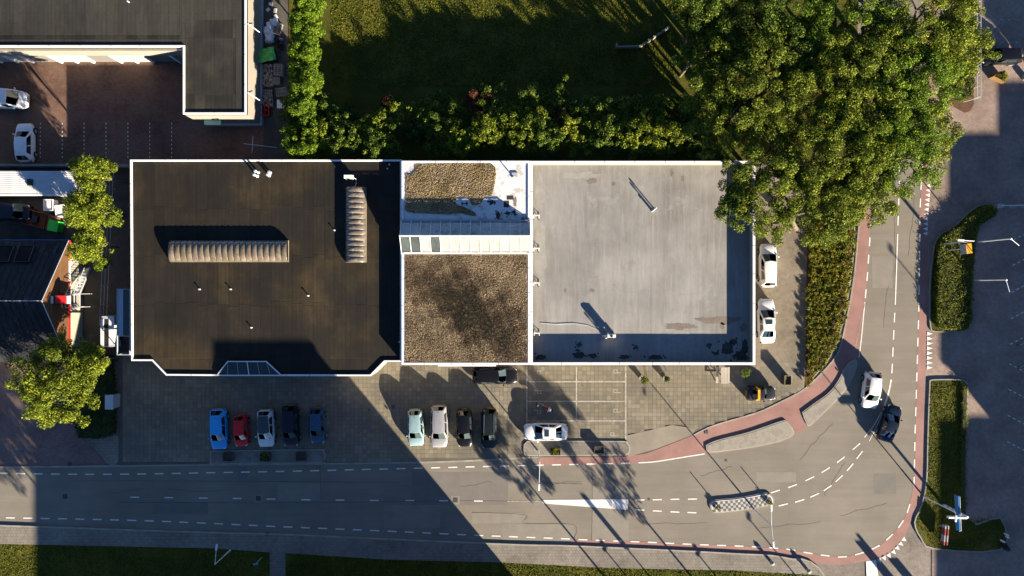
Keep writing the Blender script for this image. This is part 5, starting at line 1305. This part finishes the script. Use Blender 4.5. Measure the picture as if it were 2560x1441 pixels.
# wooden planter, upright box, bench, shrub and pots by the south-east corner
t=thing('tall_planter','tall square planter casting a long shadow near the shrub bed','planter',W(1961,948,0)); o=t.location; t.location.z=.055
rim(MB(),[(-.34,-.48),(.34,-.48),(.34,.48),(-.34,.48)],.05,0,.9).build('box_side',planterm,t); MB().box(-.29,-.43,.02,.29,.43,.75).build('soil',M('mossy_soil',(0.10,0.08,0.04),.95,.3),t)
rim(MB(),[(-.36,-.5),(.36,-.5),(.36,.5),(-.36,.5)],.03,.9,.93).build('rim',M('brass_rim',(0.35,0.3,0.12),.6,.1),t)
t=thing('picnic_bench','weathered plank table with bench against the grey roof building','bench',W(1811,938,.5)); t.location.z=.06
for k in range(4): MB().box(-.42+k*.17,-.85,.70,-.42+k*.17+.155,.85,.74).build('table_plank',M('pale_planks',(0.36,0.33,0.29),.75,.15,tone=.2) if k==0 else bpy.data.materials['pale_planks'],t)
MB().box(.36,-.85,.42,.55,.85,.46).build('seat',bpy.data.materials['pale_planks'],t); MB().box(-.88,-.85,.42,-.66,.85,.46).build('seat',bpy.data.materials['pale_planks'],t)
for y in (-.65,.65):
    MB().bar((-.8,y,.02),(-.2,y,.70),.07).build('leg',wood,t); MB().bar((.5,y,.02),(-.1,y,.70),.07).build('leg',wood,t); MB().bar((-.8,y,.38),(.5,y,.38),.06).build('crossbar',wood,t)
def potplant(px,py,h,r,label,leaves,seed,pot=True):
    b=W(px,py,.1); t=thing('potted_shrub',label,'plant',(b.x,b.y,.06))
    MB().lathe((0,0,0),[(.22,0),(.3,.4),(.33,.42),(.33,.46),(.27,.46)],14).build('pot',M('stone_pot',(0.30,0.27,0.2),.8,.2),t,smooth=40)
    MB().tube((0,0,.4),(0,0,h*.7),.03,.02,6).build('stem',bark,t)
    cl,ra=crown_clumps((0,0,h*.75),r,h*.3,26,.18,seed); V,F=leaf_cloud(cl,ra,30,.10,seed=seed); np_mesh('foliage',V,F,leaves,t)
potplant(1604,945,1.9,.35,'tall thin shrub in a round pot left of the grey pot',leaf_h,3)
potplant(1663,945,1.1,.16,'nearly bare shrub in a round pot with a long shadow',leaf_d,4)
potplant(1857,929,1.2,.42,'round bright green bush in a pot beside the plank bench',leaf_c,5)
t=thing('a_frame_sign','dark folding frame sign against the wall between the pots','sign',W(1655,925,0)); t.location.z=.06
for s_ in (-.28,.28): MB().bar((s_,-.35,0),(s_,.0,1.0),.04).build('frame_leg',sd,t); MB().bar((s_,.35,0),(s_,.0,1.0),.04).build('frame_leg',sd,t)
MB().bar((-.28,0,1.0),(.28,0,1.0),.04).build('top_bar',sd,t); MB().bar((-.28,-.33,.06),(.28,-.33,.06),.04).build('foot_bar',sd,t)
# motorbike
t=thing('motorcycle','red and white motorcycle on its stand behind the white saloon','motorcycle',W(1361,1018,.4),-.35); t.location.z=.06
for x in (-.62,.66): 
    w_=MB().tube((x,-.06,.3),(x,.06,.3),.3,n=20).build('wheel',tyre,t); MB().tube((x,-.065,.3),(x,.065,.3),.18,n=14).build('wheel_rim',rimm,w_)
MB().obox((0,0,.5),(.55,.26,.34)).build('engine',chrome,t,bevel=.05); MB().obox((.12,0,.86),(.46,.28,.2)).build('fuel_tank',M('dark_red_tank',(0.2,0.015,0.012),.3,.1),t,bevel=.07); MB().obox((-.35,0,.84),(.6,.26,.1)).build('seat',dark,t,bevel=.04)
MB().obox((-.62,0,.80),(.34,.18,.1)).build('tail_fairing',whitep,t,bevel=.03); MB().obox((.55,0,.85),(.3,.34,.3)).build('front_fairing',cladd,t,bevel=.08)
MB().tube((.42,-.38,1.02),(.42,.38,1.02),.02,n=6).build('handlebar',chrome,t); MB().tube((.45,0,1.0),(.66,0,.32),.04,n=6).build('fork',chrome,t); MB().tube((-.1,.2,.35),(-.75,.22,.42),.05,n=8).build('exhaust',chrome,t)
for s_ in (-.4,.4): MB().obox((.45,s_,1.06),(.06,.12,.06)).build('mirror',dark,t)
# grey utility cabinets at the left edge of the forecourt
t=thing('utility_cabinet','tall pale grey cabinet at the left edge of the slab forecourt','cabinet',W(292,1000,0)); o=t.location
MB().box(o.x-.38,o.y-.7,0,o.x+.38,o.y+.7,1.35).build('housing',cladd,t,world=True,bevel=.02); MB().box(o.x-.43,o.y-.76,1.36,o.x+.43,o.y+.76,1.42).build('lid',M('pale_blue_lid',(0.42,0.48,0.54),.5,.1),t,world=True,bevel=.02)
t=thing('ground_box','small pale box at the tip of the ivy bank','box',W(261,1080,0)); o=t.location; MB().box(o.x-.4,o.y-.18,0,o.x+.3,o.y+.18,.5).build('housing',cladd,t,world=True,bevel=.04); MB().box(o.x-.42,o.y-.2,.5,o.x+.32,o.y+.2,.54).build('lid',whitep,t,world=True)
struct('slab_corner',MB().prism(PL([(212,1095),(297,1088),(297,1150),(291,1163),(278,1164),(268,1158)]),-.05,.05),walk_m)
# two bicycles at the right edge
for i,(x,y,l) in enumerate(((2556,858,'bicycle half out of view at the right edge, upper one'),(2556,911,'bicycle half out of view at the right edge, lower one'))):
    b=W(x,y,0); t=thing('bicycle',l,'bicycle',(b.x,b.y,-.015),.2+.3*i)
    for xx in (-.52,.52):
        rows=[]; 
        for k in range(21):
            a=k/20*6.283; rows.append([(xx+math.cos(a)*(.33+.02*math.cos(q)),.02*math.sin(q),.35+math.sin(a)*(.33+.02*math.cos(q))) for q in [0,1.57,3.14,4.71,6.283]])
        MB().grid(rows).build('wheel',tyre,t)
    mb=MB(); pts=[(-.52,0,.35),(-.1,0,.32),(.38,0,.85),(-.2,0,.82),(-.1,0,.32)]
    for p,q in zip(pts[:-1],pts[1:]): mb.tube(p,q,.018,n=6)
    mb.tube((-.52,0,.35),(-.2,0,.82),.014,n=6).tube((.38,0,.9),(.52,0,.35),.018,n=6).build('frame',steel,t)
    MB().tube((.36,-.28,1.0),(.36,.28,1.0),.016,n=6).build('handlebar',chrome,t); MB().obox((-.22,0,.92),(.24,.13,.05)).build('saddle',dark,t)
for (x,y,r,l) in ((2553,136,.32,'round pale stone bollard by the black car nose'),(2561,194,.36,'round pale stone bollard below the black car')):
    b=W(x,y,0); o=MB().lathe((0,0,0),[(r,0),(r,.35),(r*.8,.45),(r*.2,.5)],18).build('stone_bollard',concrete,smooth=40); o.location=(b.x,b.y,-.02); tag(o,l,'bollard')
t=thing('flower_planter','angular wooden planter with yellow flowers on the top right paving','planter',W(2490,196,0),-.45); 
rim(MB(),[(-.7,-.35),(.7,-.35),(.6,.45),(-.3,.45)],.06,0,.75).build('box_side',M('orange_timber',(0.20,0.115,0.045),.7,.2),t); MB().prism([(-.6,-.28),(.6,-.28),(.5,.38),(-.25,.38)],.02,.6).build('soil',planterm,t)
cl,ra=crown_clumps((0.05,0.05,.8),.5,.3,26,.18,9); V,F=leaf_cloud(cl,ra,36,.10,seed=8); np_mesh('flowers',V,F,leaf_o,t)
# white wall piece on the lawn
t=thing('low_white_wall','broken low white wall with small posts on the sunlit lawn','wall',W(1610,110,0))
wp=[W(x,y,0) for x,y in ((1540,112),(1541,121),(1600,119),(1672,72))]
for a,b in zip(wp[:-1],wp[1:]): MB().bar(a+Vector((0,0,.3)),b+Vector((0,0,.3)),.14,.6).build('wall_body',cream,t,world=True)
for k in range(6):
    p=wp[2].lerp(wp[3],.1+k*.16); MB().obox((p.x,p.y,.75),(.16,.2,.3),.6).build('post',cream,t,world=True)
# white rail at the bed on the top right
t=thing('metal_fence','pale rail fence between the clipped bed and the paving at the top right','fence',W(2434,120,0))
for k in range(12):
    p=W(2435,-40+k*26,0); MB().bar((p.x,p.y,-.02),(p.x,p.y,1.1),.05).build('post',steel,t,world=True)
p,q=W(2435,-60,0),W(2435,250,0)
for z in (.5,1.08): MB().bar((p.x,p.y,z),(q.x,q.y,z),.05).build('rail',steel,t,world=True)
r_=W(2392,262,0); MB().bar((q.x,q.y,1.08),(r_.x,r_.y,1.08),.05).build('rail',steel,t,world=True)

# ------------------------------------------------------------------ plants
# shrub bed, planted in rows
bed=[(2019,556),(2134,556),(2134,612),(2128,668),(2118,742),(2107,797),(2094,845),(2078,884),(2052,920),(2022,953),(2012,962),(2014,900)]
BM=PL(bed); bedo=struct('planting_bed',MB().prism(BM,-.05,.05),M('reddish_bark_mulch',(0.10,0.052,0.03),.95,.4,1,10,bmp=.8,bd=.04))
pl_me=[]
for k in range(5):
    cl,ra=crown_clumps((0,0,.26),.24,.20,14,.13,60+k,.3,-.1); V,F=leaf_cloud(cl,ra,13,.13,seed=70+k,up=.7)
    if k==0: me=None
    o=np_mesh('shrub',V,F,leaf_o if k!=2 else leaf_h); pl_me.append(o.data); bpy.data.objects.remove(o)
cnt=0; row=0; bx0=min(p[0] for p in BM); by0=min(p[1] for p in BM); by1=max(p[1] for p in BM); bx1=max(p[0] for p in BM)
y=by0+.2
while y<by1:
    x=bx0+.2+(row%2)*.26
    while x<bx1:
        if inside((x,y),BM) and cnt<330:
            o=bpy.data.objects.new('bed_shrub',pl_me[R.randrange(5)]); C.objects.link(o); o.location=(x+R.uniform(-.03,.03),y+R.uniform(-.03,.03),.05); o.rotation_euler=(0,0,R.random()*6.28); s=R.uniform(.9,1.08); o.scale=(s,s,s*R.uniform(.8,1.2))
            tag(o,'small golden green shrub planted in rows in the long bed beside the cycle path','shrub','shrubs in rows in the planting bed'); cnt+=1
        x+=.545
    y+=.50; row+=1
print('bed shrubs',cnt)
kerb('bed_edging',[(2135,556),(2135,612),(2129,668),(2119,742),(2108,797),(2095,845),(2079,884),(2053,920),(2023,953)],.12,-.03,.10)

def hedge(name,px,label,h,leaves,dens,size=.11,seed=1,cat='hedge',zb=0.0,lump=.12,group=None,core=True):
    """clipped mass: leaves over the top and sides of an outline, with a dark twig core"""
    P=PL(px); xs=[p[0] for p in P]; ys=[p[1] for p in P]; cx,cy=sum(xs)/len(xs),sum(ys)/len(ys)
    t=thing(name,label,cat,(cx,cy,zb),0,group); Q=[(x-cx,y-cy) for x,y in P]
    rng=np.random.default_rng(seed); area=abs(sum(Q[i][0]*Q[(i+1)%len(Q)][1]-Q[(i+1)%len(Q)][0]*Q[i][1] for i in range(len(Q))))/2
    n=int(area*dens); pts=[]
    while len(pts)<n:
        x,y=rng.uniform(min(xs)-cx,max(xs)-cx),rng.uniform(min(ys)-cy,max(ys)-cy)
        if inside((x,y),Q): pts.append((x,y,h+lump*math.sin(x*3.1+seed)*math.sin(y*2.7)+rng.normal()*.06))
    per=sum((Vector(Q[i])-Vector(Q[i-1])).length for i in range(len(Q)))
    for i in range(len(Q)):
        a,b=Vector(Q[i-1]),Vector(Q[i]); k=int((b-a).length*h*dens*1.0)
        for _ in range(k):
            p=a.lerp(b,rng.random()); pts.append((p.x+rng.normal()*.06,p.y+rng.normal()*.06,rng.random()*h))
    pts=np.array(pts); V,F=leaf_cloud(pts,.10,1,size,up=.9,seed=seed)
    # leaf_cloud uses at least four leaves per point
    np_mesh('foliage',V,F,leaves,t)
    if core: MB().prism(offset_poly(Q,.10)[1],0.0,h-.08).build('twigs',M('dark_twigs',(0.035,0.045,0.012),.95,.3) if 'dark_twigs' not in bpy.data.materials else bpy.data.materials['dark_twigs'],t)
    return t
def bedkerb(px): 
    P=spline(PL(px+[px[0]]),3)[:-1]; struct('bed_kerb',rim(MB(),P,.12,-.03,.12),kerbm); struct('grass_bed',MB().prism(offset_poly(P,.12)[1],-.03,.09),turf)
H1=[(2334,612),(2348,588),(2388,563),(2417,534),(2444,514),(2470,510),(2488,524),(2484,543),(2445,566),(2436,597),(2428,694),(2426,800),(2416,825),(2398,830),(2338,830),(2324,818),(2322,760),(2324,690)]
bedkerb(H1)
hedge('clipped_hedge',[(2336,640),(2338,612),(2352,590),(2390,568),(2418,540),(2446,519),(2468,516),(2482,526),(2478,540),(2440,562),(2428,600),(2421,694),(2419,798),(2408,822),(2345,823),(2332,800)],'long kinked hedge between the street and the car park',.75,leaf_h,62,.13,3,lump=.05)
H2=[(2322,955),(2330,948),(2400,948),(2414,956),(2419,975),(2416,1288),(2500,1292),(2502,1374),(2334,1372),(2300,1345),(2284,1305),(2302,1262),(2314,1200),(2317,1088)]
bedkerb(H2)
hedge('low_hedge',[(2401,965),(2414,965),(2412,1090),(2399,1090)],'narrow low hedge along the east side of the grass strip',.45,leaf_h,34,.10,4)
hedge('low_hedge',[(2399,1094),(2412,1094),(2410,1286),(2397,1286)],'narrow low hedge lower down the grass strip beside the striped mast',.4,leaf_h,30,.10,5)
H3=[(2362,120),(2375,90),(2392,60),(2420,55),(2430,90),(2430,215),(2420,245),(2395,255),(2372,245),(2362,200)]
hedge('clipped_hedge',H3,'clipped hedge block behind the pale rail at the top right',.6,leaf_h,50,.12,6,lump=.05)
struct('bark_bed',MB().prism(PL([(2350,250),(2362,40),(2380,0),(2432,-200),(2434,260),(2425,278),(2412,282)]),-.04,.04),bpy.data.materials['reddish_bark_mulch'])
hedge('ivy_bank',[(205,885),(285,890),(291,1000),(290,1080),(262,1092),(205,1090),(190,1040),(188,950)],'dark ivy bank under the big tree beside the forecourt',.7,leaf_d,38,.15,7,zb=-.02)
# trees
make_tree('leafy_tree',152,950,5.6,108,2.4,'round yellow green tree at the lower left beside the side road',leaf_a,170,170,.18,.56,21,spiky=.2)
make_tree('leafy_tree',228,905,5.0,38,1.6,'small leafy tree top between the round tree and the white trailer',leaf_a,50,130,.18,.45,22)
make_tree('leafy_tree',246,440,4.9,38,3.0,'upper crown of the tall alley tree beside the white shed',leaf_a,90,150,.17,.46,23,ry=1.15)
make_tree('leafy_tree',237,525,5.0,44,3.2,'middle crown of the alley tree by the white crates',leaf_a,110,150,.17,.46,24,ry=1.15)
make_tree('leafy_tree',235,612,4.2,38,2.4,'lower crown of the alley tree above the steel stair',leaf_a,80,150,.17,.46,25,ry=1.1)
make_tree('bush',257,660,1.6,17,.7,'single bright green bush below the alley tree',leaf_c,18,60,.16,.32,26)
big=[(1810,70,7.5,112,leaf_b,'dark leafy tree by the lawn at the top of the photo'),(1945,60,8.5,135,leaf_b,'tall tree at the top edge, second from the lawn'),
(2125,50,8.5,140,leaf_a,'tall tree at the top edge in the middle of the wood'),(2300,60,8.5,128,leaf_a,'tall tree at the top edge nearest the rail fence'),(1905,235,9.5,130,leaf_b,'shaded tree in the heart of the wood above the grey roof'),
(2085,225,9.0,145,leaf_a,'broad tree in the centre of the wood'),(2240,235,8.5,135,leaf_a,'broad yellow green tree on the street side of the wood'),(2385,110,6.5,78,leaf_a,'tree reaching over the rail fence towards the black car'),
(1905,395,9.3,105,leaf_b,'tree whose branches hang over the corner of the grey roof'),(2075,400,9.6,140,leaf_a,'wide tree above the planting bed'),(2215,385,9.2,118,leaf_a,'tree leaning over the road by the give-way teeth'),
(1915,505,9.0,88,leaf_a,'low tree overhanging the parked white estate'),(2065,515,9.2,100,leaf_a,'tree at the lower tip of the wood over the shrub bed'),(2155,490,9.0,85,leaf_a,'lowest tree over the cycle path'),(1838,520,8.6,45,leaf_b,'single leafy bough reaching over the grey roof edge'),
(2310,335,6.5,72,leaf_a,'small tree between the give-way teeth and the clipped bed'),(2200,135,8.6,95,leaf_a,'small tree filling the gap in the upper wood'),(2010,140,8.2,90,leaf_b,'shaded small tree deep in the upper wood'),
(1752,125,8.0,60,leaf_b,'tree at the lawn edge beside the white wall'),(1765,20,8.6,78,leaf_b,'tree at the lawn edge cut by the top of the photo'),(1815,165,8.4,95,leaf_b,'dark tree just inside the lawn edge of the wood'),(1790,300,7.0,78,leaf_b,'dark tree between the shrub row and the wood, above the grey roof'),(2275,185,8.8,80,leaf_a,'small bright tree above the street lane in the upper wood'),(2160,310,9.4,90,leaf_a,'bright small tree in the very middle of the wood')]
feet={(1905,395):(1930,335),(1915,505):(1990,572),(1838,520):(1935,420)}
for i,(x,y,z,r,l,lb) in enumerate(big):
    make_tree('broadleaf_tree',x,y,z,r*1.07,2.0 if r>60 else 1.2,lb,{0:leaf_e,1:l,2:leaf_f if l is leaf_a else l,3:l}[i%4],int(118*(r/125)**2)+16,235,.155,.52,100+i,foot=feet.get((x,y)),group='trees of the wood beside the street',spiky=.5)
# hedge row and tall hedge of separate bushes
ORD=['first','second','third','fourth','fifth','sixth','seventh','eighth','ninth','tenth','eleventh','twelfth','thirteenth','fourteenth','fifteenth','sixteenth']
for i in range(11):
    make_tree('hedge_bush',768+5*math.sin(i*1.7),-20+i*29,2.6,33,1.7,'bright green bush of the tall hedge left of the lawn, %s from the top edge'%ORD[i],leaf_c,60,120,.17,.38,200+i,'shrub','bushes of the tall hedge left of the lawn',.35,trunk=(i%2==0))
rowl=[(745,265,34,leaf_c),(775,300,38,leaf_b),(760,350,44,leaf_c),(820,330,40,leaf_a),(815,272,26,leaf_b),(865,300,28,leaf_d),(868,350,36,leaf_b),(930,330,36,leaf_a),(945,358,36,leaf_b),(985,295,38,leaf_a),(1035,330,24,leaf_d),(1085,270,34,leaf_b),(1100,318,46,leaf_b),(1150,290,38,leaf_b),(1150,350,34,leaf_a),(1195,262,30,leaf_r),(1235,262,42,leaf_b),(1215,330,36,leaf_a),(1265,312,42,leaf_a),(1320,262,38,leaf_b),(1325,325,48,leaf_a),(1370,352,32,leaf_b),(1395,262,38,leaf_b),(1410,300,24,leaf_r),(1430,330,42,leaf_a),(1480,292,42,leaf_b),(1520,340,36,leaf_b),(1560,285,40,leaf_b),(1590,340,38,leaf_a),(1630,290,46,leaf_b),(1660,345,42,leaf_a),(1700,290,46,leaf_b),(1740,340,40,leaf_b),(970,262,12,leaf_r),(1205,296,20,leaf_r)]
rowl.sort(key=lambda t:t[0]); cn={}
for i,(x,y,s_,l) in enumerate(rowl):
    roof='dark roof' if x<1004 else ('gravel roof' if x<1325 else 'grey roof'); side='lawn side' if y<312 else 'roof side'; kd='rust coloured' if l is leaf_r else ('dark' if l is leaf_d else ('yellow green' if l is leaf_a else 'green'))
    key=(roof,side,kd); cn[key]=cn.get(key,-1)+1
    make_tree('wild_shrub',x,y,(4.6 if x>1150 else 3.9)-(423-(720+(y-720)*.94))/23.5*.347-.68+.35*R.random(),s_*1.22,1.05,'%s %s %s shrub behind the %s, counted from the left'%(ORD[cn[key]],kd,side.replace(' ','-'),roof),l,int(44*(s_/34)**2)+8,95,.17,.34,300+i,'shrub','shrubs in the row between lawn and roofs',.6,trunk=(i%3==0))
# grass tufts
def tufts(poly,n,z,name,m,seed,sz=.07):
    P=PL(poly); xs=[p[0] for p in P]; ys=[p[1] for p in P]; pts=[]; rr=random.Random(seed)
    while len(pts)<n:
        p=(rr.uniform(min(xs),max(xs)),rr.uniform(min(ys),max(ys)))
        if inside(p,P): pts.append((*p,z+.03))
    V,F=leaf_cloud(np.array(pts),.06,4,sz*2,up=.5,seed=seed,width=.3); np_mesh(name,V,F,m,kind='stuff')
tufts([(-10,1361),(259,1366),(539,1372),(672,1381),(672,1445),(-10,1445)],3500,.07,'grass',leaf_h,1)
tufts([(718,1383),(967,1399),(1250,1406),(1522,1420),(1834,1426),(2046,1438),(2050,1445),(718,1445)],4500,.07,'grass',leaf_h,2)
tufts([(830,0),(1700,0),(1690,215),(830,215)],11000,.0,'grass',leaf_h,3,.09)
tufts([(2325,955),(2398,955),(2398,1290),(2498,1296),(2498,1370),(2336,1368),(2290,1305),(2318,1200)],3500,.09,'grass',leaf_h,4)

# ------------------------------------------------------------------ what stands just outside the picture and throws its shadow in
def block(px0,py0,px1,py1,h,label,storeys=3):
    a=W(px0,py1,0); b=W(px1,py0,0); t=thing('neighbouring_building',label,'building',((a.x+b.x)/2,(a.y+b.y)/2,0))
    MB().box(a.x,a.y,-.04,b.x,b.y,h-.3).build('wall',M('neighbour_brick',(0.28,0.18,0.13),.8,.2) if 'neighbour_brick' not in bpy.data.materials else bpy.data.materials['neighbour_brick'],t,world=True)
    MB().box(a.x-.15,a.y-.15,h-.3,b.x+.15,b.y+.15,h).build('roof',feltg,t,world=True)
    for s in range(storeys):
        z=1.0+s*(h-1.0)/storeys; mb=MB(); x=a.x+.8
        while x<b.x-1.8: mb.box(x,b.y,z,x+1.3,b.y+.03,z+1.3); mb.box(x,a.y-.03,z,x+1.3,a.y,z+1.3); x+=2.4
        y=a.y+.8
        while y<b.y-1.8: mb.box(a.x-.03,y,z,a.x,y+1.3,z+1.3); mb.box(b.x,y,z,b.x+.03,y+1.3,z+1.3); y+=2.4
        mb.build('window_row',glass,t,world=True)
    return t
TE=math.tan(EL)
def cast(sx,sy,h): # ground pixel of the foot of something of height h whose shadow tip falls at photo ground pixel sx,sy
    d=h/TE*S; return sx+d*SX, sy-d*SY
# south of the frame: stepped block
fx,fy=cast(795,845,13.4-3.55)
x1,yN=fx,fy
block(x1-225,yN,x1,yN+170,13.4,'taller part of the stepped block south of the road, outside the photo',4)
hw_=(yN-(755))/(-SY)/S*TE
wx,_=cast(86,755,hw_)
block(wx,yN+3,x1-226,yN+700,hw_,'long lower part of the stepped block south of the road, outside the photo',3)
# east of the frame
def eb(x,y0,y1,h,label,w=500):
    a=cast(x,y0,h); b=cast(x,y1,h); block(a[0],a[1],a[0]+w,b[1],h,label,3)
eb(2352,500,895,10.0,'block east of the car park, nearest the hedge, outside the photo')
eb(2340,1042,1800,10.5,'block east of the car park, opposite the striped mast, outside the photo')
eb(2374,335,498,10.0,'narrow block east of the car park, outside the photo')
eb(2497,205,334,10.0,'block east of the street at the top, outside the photo')
eb(2458,-500,30,10.0,'northern block east of the street, outside the photo')
# trees south of the pavement, outside the frame
def shadowtree(x0,y0,x1,y1,wpx,h_lo,label,seed):
    """crown whose shadow runs from x1,y1 (low end) to x0,y0 (top)"""
    L=math.hypot(x1-x0,y1-y0)/S*TE; zc=h_lo+L/2; bx,by=cast((x0+x1)/2,(y0+y1)/2,zc); b=W(bx,by,0)
    t=thing('slender_tree',label,'tree',(b.x,b.y,0),0,'slender trees south of the pavement')
    cl,ra=crown_clumps((0,0,zc),wpx/S/2,L/2,60 if wpx<120 else 230,.5,seed,.5,-.9); V,F=leaf_cloud(cl,ra,80,.22,seed=seed); np_mesh('crown',V,F,leaf_b,t)
    MB().tube((0,0,-.03),(0,0,zc),.12,.07,10).build('trunk',bark,t)
shadowtree(1155,1000,1370,1275,92,3.6,'slender street tree outside the photo, left of the pair',401)
shadowtree(1290,935,1640,1305,92,3.4,'slender street tree outside the photo, right of the pair',402)
shadowtree(-70,880,60,1150,190,7.0,'wide street tree outside the photo at the far left',403)
shadowtree(-150,900,30,1160,200,7.2,'unseen tree added to shade the side road, outside the photo at the far left',405)  # extra unseen crown, added only to darken the side road
def offlamp(tx,ty,h,label,board=None,head=.25):
    bx,by=cast(tx,ty,h); b=W(bx,by,0); t=thing('lamp_post',label,'lamp post',(b.x,b.y,0)); MB().tube((0,0,-.03),(0,0,h),.08,.06,10).build('pole',steel,t)
    if board: MB().box(-board[0]/2,-.08,h-board[1],board[0]/2,.08,h).build('board',bluep,t)
    else: MB().obox((0,.2,h),(head,.7,.12)).build('lamp_head',whitep,t)
offlamp(1455,1234,5.2,'pole with narrow banner south of the pavement, outside the photo',(.45,1.9))
offlamp(1871,1295,4.8,'street lamp south of the pavement, outside the photo')
offlamp(2226,625,7.5,'car park lamp whose head shadow falls on the road, outside the photo')
offlamp(2228,455,7.8,'second car park lamp, outside the photo')
offlamp(2143,1335,4.0,'tall post at the junction, outside the photo',(.3,2.4))
offlamp(2148,1352,3.6,'junction sign board, outside the photo',(.9,2.6))
offlamp(2236,1400,3.0,'low junction sign board, outside the photo',(1.0,2.9))
offlamp(1504,1364,3.0,'small lantern south of the pavement, left one, outside the photo')
offlamp(1737,1376,3.0,'small lantern south of the pavement, right one, outside the photo')
